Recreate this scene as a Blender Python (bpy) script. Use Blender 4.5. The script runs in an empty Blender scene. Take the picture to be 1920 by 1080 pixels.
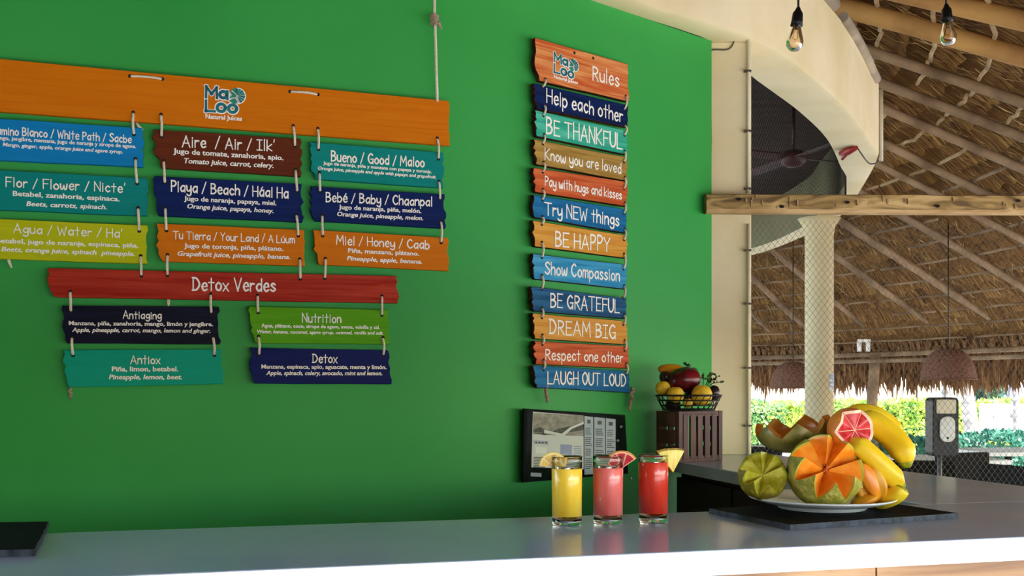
import bpy, bmesh, math, random
from math import sin, cos, pi, radians, hypot, atan2
from mathutils import Vector, Matrix, noise as mnoise

# ------------------------------------------------------------------ camera, sky, sun, exposure
scn = bpy.context.scene
COL = scn.collection
EYE = 1.344
FPX = 35.0 / 36.0 * 1920.0
HOR = 730.0
cam_d = bpy.data.cameras.new('camera')
cam = bpy.data.objects.new('camera', cam_d)
COL.objects.link(cam)
cam.location = (0, 0, EYE)
cam.rotation_euler = (pi / 2, 0, 0)
cam_d.lens = 35.0
cam_d.sensor_width = 36.0
cam_d.shift_y = (HOR - 540.0) / 1920.0
cam_d.clip_start = 0.02
cam_d.clip_end = 400
scn.camera = cam

world = bpy.data.worlds.new('sky')
scn.world = world
world.use_nodes = True
wn = world.node_tree
bg = wn.nodes['Background']
sky = wn.nodes.new('ShaderNodeTexSky')
sky.sky_type = 'NISHITA'
sky.sun_disc = False
sky.sun_elevation = radians(50)
sky.sun_rotation = radians(128)
sky.air_density = 1.0
sky.dust_density = 0.8
sky.ozone_density = 1.0
wn.links.new(sky.outputs[0], bg.inputs[0])
bg.inputs[1].default_value = 0.42

sun_d = bpy.data.lights.new('sun', 'SUN')
sun = bpy.data.objects.new('sun', sun_d)
COL.objects.link(sun)
sun_d.energy = 5.0
sun_d.angle = radians(2)
sun_d.color = (1.0, 0.95, 0.88)
to_sun = Vector((0.50, -0.42, 0.75)).normalized()
sun.rotation_euler = to_sun.to_track_quat('Z', 'Y').to_euler()

scn.view_settings.view_transform = 'Standard'
scn.view_settings.look = 'None'
scn.view_settings.gamma = 1.0
scn.view_settings.use_curve_mapping = False
scn.view_settings.exposure = 1.75

rnd = random.Random(7)

# ------------------------------------------------------------------ helpers
def srgb(h):
    h = h.lstrip('#')
    v = [int(h[i:i + 2], 16) / 255 for i in (0, 2, 4)]
    return tuple((c / 12.92 if c <= 0.04045 else ((c + 0.055) / 1.055) ** 2.4) for c in v) + (1.0,)

def mat(name, c1, c2=None, rough=0.5, scale=(6, 6, 6), detail=4.0, lo=0.35, hi=0.65, bump=0.0, spec=0.5, metal=0.0,
        coord='Object', bscale=None, trans=0.0, ior=1.45, sss=0.0, c3=None, dist=0.0, coat=0.0, transl=0.0):
    """procedural material: one stretched noise drives a colour ramp and an optional bump"""
    m = bpy.data.materials.new(name)
    m.use_nodes = True
    nt = m.node_tree
    p = nt.nodes['Principled BSDF']
    p.inputs['Roughness'].default_value = rough
    p.inputs['Metallic'].default_value = metal
    p.inputs['Specular IOR Level'].default_value = spec
    p.inputs['Transmission Weight'].default_value = trans
    p.inputs['IOR'].default_value = ior
    p.inputs['Coat Weight'].default_value = coat
    if sss:
        p.inputs['Subsurface Weight'].default_value = sss
        p.inputs['Subsurface Radius'].default_value = (0.012, 0.006, 0.003)
        p.inputs['Subsurface Scale'].default_value = 0.5
    a = srgb(c1)
    b = srgb(c2) if c2 else a
    tc = nt.nodes.new('ShaderNodeTexCoord')
    mp = nt.nodes.new('ShaderNodeMapping')
    mp.inputs['Scale'].default_value = scale
    nz = nt.nodes.new('ShaderNodeTexNoise')
    nz.inputs['Scale'].default_value = 1.0
    nz.inputs['Detail'].default_value = detail
    nz.inputs['Distortion'].default_value = dist
    nt.links.new(tc.outputs[coord], mp.inputs[0])
    nt.links.new(mp.outputs[0], nz.inputs['Vector'])
    rp = nt.nodes.new('ShaderNodeValToRGB')
    rp.color_ramp.elements[0].position = lo
    rp.color_ramp.elements[0].color = a
    rp.color_ramp.elements[1].position = hi
    rp.color_ramp.elements[1].color = b
    if c3:
        e = rp.color_ramp.elements.new((lo + hi) / 2)
        e.color = srgb(c3)
    nt.links.new(nz.outputs['Fac'], rp.inputs[0])
    nt.links.new(rp.outputs[0], p.inputs['Base Color'])
    if bump:
        bp = nt.nodes.new('ShaderNodeBump')
        bp.inputs['Strength'].default_value = bump
        bp.inputs['Distance'].default_value = 0.01
        src = nz
        if bscale:
            mp2 = nt.nodes.new('ShaderNodeMapping')
            mp2.inputs['Scale'].default_value = bscale
            n2 = nt.nodes.new('ShaderNodeTexNoise')
            n2.inputs['Scale'].default_value = 1.0
            n2.inputs['Detail'].default_value = 3.0
            nt.links.new(tc.outputs[coord], mp2.inputs[0])
            nt.links.new(mp2.outputs[0], n2.inputs['Vector'])
            src = n2
        nt.links.new(src.outputs['Fac'], bp.inputs['Height'])
        nt.links.new(bp.outputs[0], p.inputs['Normal'])
    if transl:
        out = nt.nodes['Material Output']
        tl = nt.nodes.new('ShaderNodeBsdfTranslucent')
        mx = nt.nodes.new('ShaderNodeMixShader')
        mx.inputs[0].default_value = transl
        nt.links.new(rp.outputs[0], tl.inputs['Color'])
        nt.links.new(p.outputs[0], mx.inputs[1])
        nt.links.new(tl.outputs[0], mx.inputs[2])
        nt.links.new(mx.outputs[0], out.inputs['Surface'])
    return m

def tag(o, label=None, cat=None, group=None, kind=None):
    if label: o['label'] = label
    if cat: o['category'] = cat
    if group: o['group'] = group
    if kind: o['kind'] = kind
    return o

def empty(name, loc=(0, 0, 0), rz=0.0, label=None, cat=None, group=None, kind=None):
    o = bpy.data.objects.new(name, None)
    o.empty_display_size = 0.05
    COL.objects.link(o)
    o.location = loc
    o.rotation_euler = (0, 0, rz)
    return tag(o, label, cat, group, kind)

class MB:
    """collects simple shapes and links them as one mesh object"""
    def __init__(s):
        s.v, s.f, s.m, s.sm = [], [], [], []
    def face(s, idx, mi=0, sm=False):
        s.f.append(tuple(idx)); s.m.append(mi); s.sm.append(sm)
    def poly(s, pts, mi=0):
        b = len(s.v); s.v += [tuple(p) for p in pts]
        s.face(range(b, b + len(pts)), mi)
    def box(s, lo, hi, mi=0, M=None):
        x0, y0, z0 = lo; x1, y1, z1 = hi
        P = [(x0, y0, z0), (x1, y0, z0), (x1, y1, z0), (x0, y1, z0), (x0, y0, z1), (x1, y0, z1), (x1, y1, z1), (x0, y1, z1)]
        if M: P = [tuple(M @ Vector(p)) for p in P]
        b = len(s.v); s.v += P
        for q in ((0, 3, 2, 1), (4, 5, 6, 7), (0, 1, 5, 4), (1, 2, 6, 5), (2, 3, 7, 6), (3, 0, 4, 7)):
            s.face([b + i for i in q], mi)
    def prism(s, outline, y0, y1, mi=0):
        """outline in local x,z (counter-clockwise seen from -y); extruded from y0 (front) to y1 (back)"""
        n = len(outline); b = len(s.v)
        s.v += [(x, y0, z) for x, z in outline] + [(x, y1, z) for x, z in outline]
        s.face(range(b, b + n), mi)
        s.face(range(b + 2 * n - 1, b + n - 1, -1), mi)
        for i in range(n):
            j = (i + 1) % n
            s.face((b + i, b + n + i, b + n + j, b + j), mi)
    def tube(s, pts, r, n=8, mi=0, caps=True, sm=True):
        pts = [Vector(p) for p in pts]
        k = len(pts)
        rs = r if isinstance(r, (list, tuple)) else [r] * k
        b = len(s.v)
        t0 = (pts[1] - pts[0]).normalized()
        up = Vector((0, 0, 1)) if abs(t0.z) < 0.9 else Vector((1, 0, 0))
        u = t0.cross(up).normalized()
        for i in range(k):
            t = (pts[min(i + 1, k - 1)] - pts[max(i - 1, 0)]).normalized()
            u = (u - t * u.dot(t)).normalized()
            w = t.cross(u)
            for j in range(n):
                a = 2 * pi * j / n
                s.v.append(tuple(pts[i] + (u * cos(a) + w * sin(a)) * rs[i]))
        for i in range(k - 1):
            for j in range(n):
                j2 = (j + 1) % n
                s.face((b + i * n + j, b + i * n + j2, b + (i + 1) * n + j2, b + (i + 1) * n + j), mi, sm)
        if caps:
            s.face([b + j for j in range(n - 1, -1, -1)], mi)
            s.face([b + (k - 1) * n + j for j in range(n)], mi)
    def lathe(s, prof, n=32, mi=0, c=(0, 0, 0), sm=True, closed=False):
        b = len(s.v); k = len(prof)
        for r, z in prof:
            for j in range(n):
                a = 2 * pi * j / n
                s.v.append((c[0] + r * cos(a), c[1] + r * sin(a), c[2] + z))
        rng = k if closed else k - 1
        for i in range(rng):
            i2 = (i + 1) % k
            for j in range(n):
                j2 = (j + 1) % n
                s.face((b + i * n + j, b + i * n + j2, b + i2 * n + j2, b + i2 * n + j), mi, sm)
    def grid(s, P, mi=0, sm=True, wrap=False):
        """P[i][j] points"""
        b = len(s.v); nj = len(P[0])
        for row in P: s.v += [tuple(p) for p in row]
        for i in range(len(P) - 1):
            for j in range(nj if wrap else nj - 1):
                j2 = (j + 1) % nj
                s.face((b + i * nj + j, b + i * nj + j2, b + (i + 1) * nj + j2, b + (i + 1) * nj + j), mi if not callable(mi) else mi(i, j), sm)
    def build(s, name, mats, parent=None, loc=(0, 0, 0), rz=0.0, merge=False, recalc=False, rot=None):
        me = bpy.data.meshes.new(name)
        me.from_pydata(s.v, [], s.f)
        ms = mats if isinstance(mats, (list, tuple)) else [mats]
        for m in ms: me.materials.append(m)
        me.polygons.foreach_set('material_index', s.m)
        me.polygons.foreach_set('use_smooth', s.sm)
        if merge or recalc:
            bm = bmesh.new(); bm.from_mesh(me)
            if merge: bmesh.ops.remove_doubles(bm, verts=bm.verts, dist=1e-5)
            if recalc: bmesh.ops.recalc_face_normals(bm, faces=bm.faces)
            bm.to_mesh(me); bm.free()
        me.update()
        o = bpy.data.objects.new(name, me)
        COL.objects.link(o)
        if parent: o.parent = parent
        o.location = loc
        o.rotation_euler = rot if rot else (0, 0, rz)
        return o

def bevel(o, w, seg=2):
    md = o.modifiers.new('bevel', 'BEVEL'); md.width = w; md.segments = seg; md.limit_method = 'ANGLE'
    return o

def at(px, py, Y):
    """a point of the place seen in the photograph at px,py, at depth Y"""
    return Vector(((px - 960) / FPX * Y, Y, EYE + (HOR - py) / FPX * Y))

def on_z(px, py, z):
    Y = (z - EYE) * FPX / (HOR - py)
    return at(px, py, Y)

class Plane:
    """vertical plane: local x runs along it, local z is up, local -y faces the camera side"""
    def __init__(s, p, deg):
        s.p = Vector((p[0], p[1], 0)); s.a = radians(deg)
        s.d = Vector((cos(s.a), sin(s.a), 0)); s.n = Vector((sin(s.a), -cos(s.a), 0))
    def uz(s, px, py, e=0.0):
        q = s.p + s.n * e
        k = (px - 960) / FPX
        # q + u d = (k Y, Y)
        u = (k * q.y - q.x) / (s.d.x - k * s.d.y)
        Y = q.y + u * s.d.y
        return u, EYE + (HOR - py) / FPX * Y
    def world(s, u, z, e=0.0):
        q = s.p + s.n * e + s.d * u
        return Vector((q.x, q.y, z))

def crom(pts, n=8, closed=False):
    """Catmull-Rom through points"""
    P = [Vector(p) for p in pts]
    if len(P) < 3 and not closed: return P
    out = []
    k = len(P)
    for i in range(k if closed else k - 1):
        if closed: a, b, c, d = P[(i - 1) % k], P[i], P[(i + 1) % k], P[(i + 2) % k]
        else:
            b, c = P[i], P[i + 1]
            a = P[i - 1] if i else b + (b - c); d = P[i + 2] if i + 2 < k else c + (c - b)
        for j in range(n):
            t = j / n
            out.append(0.5 * ((2 * b) + (c - a) * t + (2 * a - 5 * b + 4 * c - d) * t * t + (3 * b - a - 3 * c + d) * t ** 3))
    if not closed: out.append(P[-1])
    return out

def resample(pts, n):
    P = [Vector(p) for p in pts]
    L = [0]
    for i in range(1, len(P)): L.append(L[-1] + (P[i] - P[i - 1]).length)
    out = []; j = 0
    for i in range(n):
        s = L[-1] * i / (n - 1)
        while j < len(P) - 2 and L[j + 1] < s: j += 1
        t = (s - L[j]) / max(1e-9, L[j + 1] - L[j])
        out.append(P[j].lerp(P[j + 1], min(1, max(0, t))))
    return out

# ------------------------------------------------------------------ materials
M = {}
M['wall'] = mat('green_wall_paint', '#2E9A42', '#3AA44B', rough=0.5, scale=(1.2, 1.2, 1.2), lo=0.3, hi=0.7, bump=0.05, bscale=(40, 40, 40), spec=0.3)
M['plaster'] = mat('cream_plaster', '#E0CC9C', '#EEDDB6', rough=0.75, scale=(2, 2, 2), bump=0.12, bscale=(60, 60, 60))
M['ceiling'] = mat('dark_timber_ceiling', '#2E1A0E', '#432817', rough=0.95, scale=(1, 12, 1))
M['top'] = mat('skylight_tinted_worktop', '#ABC2E6', '#B6CAEA', rough=0.13, scale=(3, 3, 3), spec=0.22)  # top of the white slab; shade and bluish skylight put into its colour
M['edge'] = mat('white_worktop_edge', '#F2F2F0', '#FAFAF8', rough=0.35, scale=(3, 3, 3))
M['edge2'] = mat('shaded_worktop_edge', '#6E7270', '#7C807D', rough=0.6, scale=(3, 3, 3))  # worktop edging with its shaded side put into the colour
M['ply'] = mat('pale_wood_panel', '#7E5634', '#B98E62', rough=0.5, scale=(1.5, 6, 22), detail=6, dist=1.2, c3='#A0744A')
M['dark_wood'] = mat('dark_brown_wood', '#120A07', '#1E110C', rough=0.6, scale=(2, 2, 12), spec=0.15)
M['crate'] = mat('crate_wood', '#3A1C17', '#5C332A', rough=0.55, scale=(30, 30, 4), detail=5, bump=0.2)
M['slate'] = mat('black_slate', '#030406', '#07090D', rough=0.7, scale=(12, 12, 12), bump=0.15, spec=0.06)
M['slate_edge'] = mat('chipped_slate_edge', '#1B222D', '#3B4656', rough=0.6, scale=(40, 40, 40), bump=0.6)
M['white'] = mat('white_paint', '#F4EFE2', '#FFFBF0', rough=0.6)
M['rope'] = mat('cotton_rope', '#D8CBAE', '#EDE3CB', rough=0.85, scale=(300, 300, 120), bump=0.5)
M['jute'] = mat('frayed_jute', '#8D7660', '#BCA88F', rough=0.9, scale=(200, 200, 200), bump=0.6)
M['hole'] = mat('drilled_hole', '#1A0F0A', rough=0.9)
M['porcelain'] = mat('white_porcelain', '#D9DDDA', '#E6E9E6', rough=0.15)
M['black'] = mat('black_plastic', '#080808', '#101010', rough=0.45, spec=0.3)
M['wire'] = mat('black_wire', '#0B0908', '#161210', rough=0.5, metal=0.3)
M['net'] = mat('black_net_cord', '#6E6654', '#7A7160', rough=0.95, spec=0.1)
M['net2'] = mat('dark_net_cord', '#14110C', '#1E1A14', rough=0.95, spec=0.1)
M['thatch'] = None
M['pole'] = mat('peeled_pole_wood', '#6B5138', '#9E8060', rough=0.75, scale=(3, 3, 3), detail=6, bump=0.3, bscale=(25, 25, 25))
M['log'] = mat('warm_log_wood', '#9A6C3A', '#C0904F', rough=0.7, scale=(3, 3, 3), detail=6, bump=0.3, bscale=(25, 25, 25))
M['batten'] = mat('thin_batten_wood', '#8F7350', '#BFA27A', rough=0.8, scale=(5, 5, 5))
M['beam'] = mat('hewn_beam_wood', '#6A5230', '#D2B078', rough=0.75, scale=(5, 14, 22), detail=7, lo=0.33, hi=0.68, bump=0.5, dist=1.5, c3='#AC8C54')
M['beamlow'] = mat('beam_sapwood', '#A9814F', '#D6B27E', rough=0.7, scale=(4, 10, 20), detail=6, bump=0.3, dist=1.0)
M['greypole'] = mat('grey_weathered_pole', '#8B7C68', '#B3A28A', rough=0.8, scale=(4, 4, 4), bump=0.3)
M['pvc'] = mat('cream_conduit', '#CFC5AA', '#DAD0B6', rough=0.5)
M['clip'] = mat('rusty_clip', '#4A4238', '#6A6154', rough=0.6, metal=0.4)
M['red'] = mat('red_plastic', '#7E1A12', '#99261A', rough=0.4)
M['wicker'] = mat('brown_wicker', '#4E2F20', '#7C4F38', rough=0.8, scale=(40, 40, 60), bump=0.6)
M['steel'] = mat('brushed_steel', '#B9BCC0', '#D0D3D6', rough=0.25, metal=0.9)
M['ground'] = mat('pale_sand_paving', '#C4BEB2', '#D2CDC2', rough=0.9, scale=(1.5, 1.5, 1.5))

def bulb_glass(name, tint='#FFFFFF'):
    m = bpy.data.materials.new(name); m.use_nodes = True
    nt = m.node_tree
    p = nt.nodes['Principled BSDF']
    p.inputs['Base Color'].default_value = srgb(tint)
    p.inputs['Roughness'].default_value = 0.02
    p.inputs['Transmission Weight'].default_value = 1.0
    p.inputs['IOR'].default_value = 1.45
    return m
M['glass'] = bulb_glass('clear_glass', '#F6FBF8')
M['acrylic'] = bulb_glass('clear_acrylic', '#F2F8F4')
M['acrylic'].node_tree.nodes['Principled BSDF'].inputs['IOR'].default_value = 1.06
M['bulb'] = bulb_glass('bulb_glass', '#FFF4E0')
M['smoke'] = bulb_glass('smoked_plastic', '#6D6A60')

# ------------------------------------------------------------------ wall, ring beam, pillar, counter
K = 1.04                                    # distance of the round kiosk from the camera

def kz(z): return EYE + (z - EYE) * K
MENU = Plane((-0.947 * K, 3.275 * K), 17)   # flat stretch of the wall behind the menu
RULE = Plane((0.45 * K, 3.957 * K), 39)     # flat stretch behind the rules

def wall_curve():
    c = Vector((-0.057, 3.547)); d1 = Vector((cos(radians(17)), sin(radians(17)))); d2 = Vector((cos(radians(39)), sin(radians(39))))
    a = c - d1 * 0.36; b = c + d2 * 0.36
    pts = [c - d1 * 2.6, c - d1 * 1.2]
    for i in range(25):
        t = i / 24; pts.append(a * (1 - t) ** 2 + c * 2 * t * (1 - t) + b * t * t)
    pts += [c + d2 * 0.7, Vector((0.86, 4.289))]
    return [Vector((p.x * K, p.y * K, 0)) for p in pts]

SOF = kz(2.845)                             # underside of the ring beam
RTOP = kz(3.285)
wc = resample(wall_curve(), 120)
mb = MB()
back = []
for i, p in enumerate(wc):
    t = (wc[min(i + 1, len(wc) - 1)] - wc[max(i - 1, 0)]).normalized()
    back.append(p + Vector((-t.y, t.x, 0)) * 0.12)
zz = [SOF * k / 6 for k in range(7)]
mb.grid([[(p.x, p.y, z) for z in zz] for p in wc], 0, True)
mb.grid([[(q.x, q.y, z) for z in reversed(zz)] for q in back], 0, True)
for A, B in ((wc, back),):
    for i in range(len(A) - 1):
        k = len(mb.v); mb.v += [(A[i].x, A[i].y, SOF), (B[i].x, B[i].y, SOF), (B[i + 1].x, B[i + 1].y, SOF), (A[i + 1].x, A[i + 1].y, SOF)]; mb.face((k, k + 3, k + 2, k + 1))
for A, B in ((wc[0], back[0]), (back[-1], wc[-1])):
    mb.poly([(A.x, A.y, 0), (B.x, B.y, 0), (B.x, B.y, SOF), (A.x, A.y, SOF)])
w = mb.build('wall_back', M['wall'])
tag(w, 'curved bright green painted wall carrying the wooden signs', None, None, 'structure')

inner_plan = [(-2.5, 2.80), (-1.2, 3.20), (-0.296, 3.474), (0.0, 3.60), (0.2, 3.755), (0.5, 3.998), (0.86, 4.289), (1.01, 4.54), (1.160, 4.79), (1.300, 5.0), (1.559, 5.39), (1.884, 5.96),
              (2.197, 6.67), (2.437, 7.28), (2.615, 8.49), (2.689, 9.16), (2.559, 10.57), (1.95, 11.7), (1.0, 12.5)]
outer_plan = [(-2.5, 2.66), (-1.2, 3.06), (-0.25, 3.34), (0.05, 3.50), (0.22, 3.63), (0.495, 3.88), (0.913, 4.17), (1.036, 4.28), (1.264, 4.54), (1.58, 5.0), (1.885, 5.5), (2.20, 6.09),
              (2.40, 6.52), (2.66, 7.61), (2.854, 8.54), (2.877, 9.8), (2.70, 11.16), (2.1, 12.4), (1.2, 13.2)]
NI = 90
ic = resample(crom([(x * K, y * K, 0) for x, y in inner_plan], 10), NI)
oc = resample(crom([(x * K, y * K, 0) for x, y in outer_plan], 10), NI)
mb = MB(); rows = []
for p, q in zip(ic, oc):
    d = (q - p).normalized()
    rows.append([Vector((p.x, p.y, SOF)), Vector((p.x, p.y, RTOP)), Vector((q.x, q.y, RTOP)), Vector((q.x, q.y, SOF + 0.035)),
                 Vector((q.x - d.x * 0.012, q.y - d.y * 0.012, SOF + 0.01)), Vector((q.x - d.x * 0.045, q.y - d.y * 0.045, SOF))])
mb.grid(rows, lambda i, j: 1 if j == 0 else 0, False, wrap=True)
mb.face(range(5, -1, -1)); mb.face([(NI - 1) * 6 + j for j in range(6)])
ring = mb.build('trim_1', [M['plaster'], mat('shaded_inner_plaster', '#5E5A3E', '#6E6A4C', rough=0.8, scale=(2, 2, 2))], recalc=True)  # inner face colour darkened for the shade inside the kiosk
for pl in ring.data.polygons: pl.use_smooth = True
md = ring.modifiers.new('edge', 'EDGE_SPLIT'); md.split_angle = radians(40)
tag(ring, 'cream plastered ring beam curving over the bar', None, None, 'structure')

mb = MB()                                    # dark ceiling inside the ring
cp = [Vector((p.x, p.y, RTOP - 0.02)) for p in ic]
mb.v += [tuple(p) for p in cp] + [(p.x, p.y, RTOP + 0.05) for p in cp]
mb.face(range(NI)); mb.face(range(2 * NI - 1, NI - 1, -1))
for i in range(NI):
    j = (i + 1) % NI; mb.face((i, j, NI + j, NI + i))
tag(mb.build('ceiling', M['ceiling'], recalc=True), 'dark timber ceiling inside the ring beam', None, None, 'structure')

CZ = 1.05                                    # worktop height
PY = 4.30 * K
mb = MB()
pxl, pxr = (1331 - 960) / FPX * PY, (1409 - 960) / FPX * PY
mb.box((pxl, PY, CZ), (pxr, PY + 0.24, SOF))
pil = mb.build('pillar', M['plaster'])
bevel(pil, 0.006)
tag(pil, 'square cream plaster pillar at the end of the green wall', 'pillar', None, 'structure')

# round column under the far side of the ring
CY = 8.75 * K
cc = at(1536, 700, CY)
mb = MB()
mb.lathe([(0.0, 0), (0.127, 0), (0.127, SOF - 0.16), (0.14, SOF - 0.08), (0.19, SOF - 0.001), (0.0, SOF - 0.001)], 40)
colm = mb.build('column', mat('shaded_column_plaster', '#BCA880', '#CAB68E', rough=0.75, scale=(2, 2, 2)), loc=(cc.x, cc.y, 0))  # cream plaster darkened in its colour for shade under the eaves
tag(colm, 'round cream column below the far side of the ring beam', 'column', None, 'structure')
mb = MB()
for i in range(7):
    pass
P = []
for z in (EYE + (HOR - 733) / FPX * (CY - .12), EYE + (HOR - 700) / FPX * (CY - .12)):
    P.append([Vector((0.129 * cos(a), 0.129 * sin(a), z)) for a in [radians(-62 + 5 * k) for k in range(9)]])
mb.grid(P)
nt_ = mb.build('notice', mat('notice_paper', '#8E9AA8', '#C5CBD2', rough=0.6, scale=(3, 3, 90), lo=0.45, hi=0.55), loc=(cc.x, cc.y, 0))
tag(nt_, 'small pale notice pasted on the round column', 'notice')

mb = MB()                                    # unseen dark floor added behind the bar to darken the lower wall
mb.box((-3.2, 0.56, 0.0), (1.0, 1.62, 0.012))
M['rubber'] = mat('added_dark_floor', '#15130F', '#221E18', rough=0.8)
fl_ = mb.build('floor', M['rubber'], None, (1.019, 1.982, 0), radians(14.2))
tag(fl_, 'unseen dark floor added behind the bar to dull bounce', None, None, 'structure')

mb = MB(); mb.box((-30.0, -24.2, 0.0), (40, -24.0, 1.7)); mb.box((-9.0, -2.9, 0.0), (0.6, -2.7, 4.2))  # unseen walls added to block sky and darken the green wall
tag(mb.build('added_shade_wall', M['dark_wood']), 'added unseen dark walls shading the bar from behind the camera', None, None, 'structure')

# bar counter
CA = radians(14.2)
CD = Vector((cos(CA), sin(CA), 0)); CN = Vector((-sin(CA), cos(CA), 0))
F0 = Vector((1.019, 1.982, 0))
ROTC = CA
bar = empty('bar_counter', (F0.x, F0.y, 0), CA, 'long front bar counter with top tinted for shade and thick white edge', 'counter')
mb = MB()
L0, L1, DEP = -3.2, 1.15, 0.535
ed = 0.004
mb.box((L0, ed, CZ - 0.044), (L1, DEP, CZ))
o = mb.build('worktop', M['top'], bar); bevel(o, 0.0015, 2)
mb = MB()
mb.box((L0, 0, CZ - 0.046), (L1, ed, CZ - 0.001))
o = mb.build('front_edge', M['edge'], bar); tag(o, 'white front edge of the worktop')
mb = MB()
for k in range(9):
    x = L0 + (L1 - L0) * k / 9
    mb.box((x + 0.002, 0.05, 0.02), (x + (L1 - L0) / 9 - 0.002, 0.075, CZ - 0.047))
mb.box((L0, 0.076, 0.0), (L1, 0.50, CZ - 0.047))
o = mb.build('front_panel', M['ply'], bar); tag(o, 'pale grained wood panel below the worktop')

# side counter, square to the bar, along the outside edge
S0 = Vector((1.03, 2.64, 0))
side = empty('side_counter', (S0.x, S0.y, 0), CA, 'side counter running back from the bar to the pillar', 'counter')
SL = 1.62
def sloc(x, y):
    d = Vector((x, y, 0)) - S0; return (d.dot(CD), d.dot(CN))
we, wd_ = wc[-1], (wc[-1] - wc[-2]).normalized()
wq = we - wd_ * 0.30 + Vector((wd_.y, -wd_.x, 0)) * 0.006
k_ = sloc(wq.x, wq.y); k2 = sloc(we.x + .004, we.y - .004); sl_ = (k2[1] - k_[1]) / (k2[0] - k_[0])
yi = k_[1] - k_[0] * sl_
outl = [(0.0, -0.098), (0.60, -0.098), (0.60, 1.76), sloc(we.x + .006, we.y + 0.10), k2, (0.0, yi)]
def sprism(out, z0, z1):
    mb = MB(); n_ = len(out)
    mb.v += [(x, y, z0) for x, y in out] + [(x, y, z1) for x, y in out]
    mb.face(range(n_ - 1, -1, -1)); mb.face(range(n_, 2 * n_))
    for i in range(n_): mb.face((i, (i + 1) % n_, n_ + (i + 1) % n_, n_ + i))
    return mb
o = sprism(outl, CZ - 0.044, CZ).build('worktop', M['top'], side); bevel(o, 0.002, 2)
mb = MB()
mb.box((-0.004, -0.098, CZ - 0.044), (0.0, yi - .004, CZ - 0.002))
mb.build('worktop_edge', M['edge2'], side)
mb = MB()
mb.box((0.06, -0.05, 0.0), (0.56, 1.55, CZ - 0.046))
mb.build('cabinet_body', M['dark_wood'], side)
for k in range(3):
    mb = MB(); y0 = 0.02 + k * 0.51
    mb.box((0.03, y0, 0.10), (0.059, y0 + 0.49, CZ - 0.26))
    d = mb.build('cabinet_door', M['dark_wood'], side)
    mb = MB(); mb.tube([(0.012, y0 + 0.12, CZ - 0.30), (0.012, y0 + 0.24, CZ - 0.30)], 0.005, 8)
    mb.box((0.012, y0 + .13, CZ - .303), (0.031, y0 + .136, CZ - .297)); mb.box((0.012, y0 + .224, CZ - .303), (0.031, y0 + .23, CZ - .297))
    mb.build('handle', M['steel'], d)
    mb = MB(); mb.box((0.03, y0, CZ - 0.24), (0.059, y0 + 0.49, CZ - 0.07)); mb.build('drawer', M['dark_wood'], side)

# ground
mb = MB(); mb.box((-40, -30, -0.1), (60, 90, 0.0))
tag(mb.build('ground', M['ground']), 'pale paved ground around and below the bar', None, None, 'structure')
# ------------------------------------------------------------------ hand lettering
G = {}
def gl(ch, w, s):
    G[ch] = (w, [[tuple(float(c) for c in p.split(',')) for p in st.split()] for st in s.split(';')])
gl('A', 6, '0,0 3,10;3,10 6,0;.9,3.5 5.1,3.5')
gl('B', 5, '.3,0 .3,10;.3,10 3,9.8 4.2,8 3.2,6 .3,5.3;.3,5.3 3.5,5 5,3 3.5,.6 .3,0')
gl('C', 5.3, '5,8.5 3,10 .5,7 .5,3 3,0 5.3,1.6')
gl('D', 5.5, '.5,0 .5,10;0,10 3.2,9.3 5.4,5 3.4,.8 0,0')
gl('E', 4.8, '4.8,10 .2,10;.2,10 .2,0;.2,0 4.8,0;.2,5.3 4,5.3')
gl('F', 4.6, '4.8,10 .2,10;.2,10 .2,0;.2,5.3 4,5.3')
gl('G', 5.6, '5,8.5 3,10 .5,7 .5,3 3,0 5.4,2;5.4,0 5.4,4.4;5.6,4.4 3,4.4')
gl('H', 5, '0,0 0,10;5,0 5,10;0,5 5,5')
gl('I', 4, '0,10 4,10;2,10 2,0;0,0 4,0')
gl('J', 4, '4,10 4,3 2,0 0,2')
gl('K', 5, '0,0 0,10;5,10 0,4.5;0,4.5 5,0')
gl('L', 4.5, '0,10 0,0;0,0 4.5,0')
gl('M', 7, '0,0 .7,10;.7,10 3.5,3.5;3.5,3.5 6.3,10;6.3,10 7,0')
gl('N', 5, '0,0 0,10;0,10 5,0;5,0 5,10')
gl('O', 5.6, '3,10 .5,7.5 .3,4 2.7,0 5.3,3 5.2,7.5 3,10')
gl('P', 4.5, '.3,0 .3,10;.3,10 3.4,9.6 4.6,7.5 3,5 .3,4.8')
gl('R', 5, '.3,0 .3,10;.3,10 3.4,9.6 4.6,7.5 3,5.2 .3,4.8;1.6,5 5,0')
gl('S', 5, '5,8.5 3,10 .7,8 2.8,5.3 5,2.8 3,0 .3,1.5')
gl('T', 6, '0,10 6,10;3,10 3,0')
gl('U', 5.2, '0,10 .2,2.5 2.6,0 5,2.5 5.2,10')
gl('V', 5.4, '0,10 2.7,0;2.7,0 5.4,10')
gl('W', 7.4, '0,10 1.8,0;1.8,0 3.7,7;3.7,7 5.6,0;5.6,0 7.4,10')
gl('Y', 5.4, '0,10 2.7,5;5.4,10 2.7,5;2.7,5 2.5,0')
gl('a', 4.3, '4.2,5.4 2.2,6.2 .3,3.2 1.8,.1 4.2,2.5;4.3,6.2 4.3,0')
gl('b', 4.2, '0,10 0,0;0,4.3 2.4,6.2 4.2,3.2 2.3,0 0,1.5')
gl('c', 4, '3.9,5.2 2,6.2 .3,3.2 2,0 4,1.2')
gl('d', 4.3, '4.2,5 2,6 .3,3 2,0 4.2,2;4.3,10 4.3,0')
gl('e', 4, '.4,3 4,3.6;4,3.6 3.4,6 1.5,6 .3,3 1.8,0 4,1')
gl('g', 4.2, '4.2,5 2,6 .3,3.4 2,.8 4.2,2.5;4.3,6.2 4.2,-1.5 2.2,-3.2 .3,-2')
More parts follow.
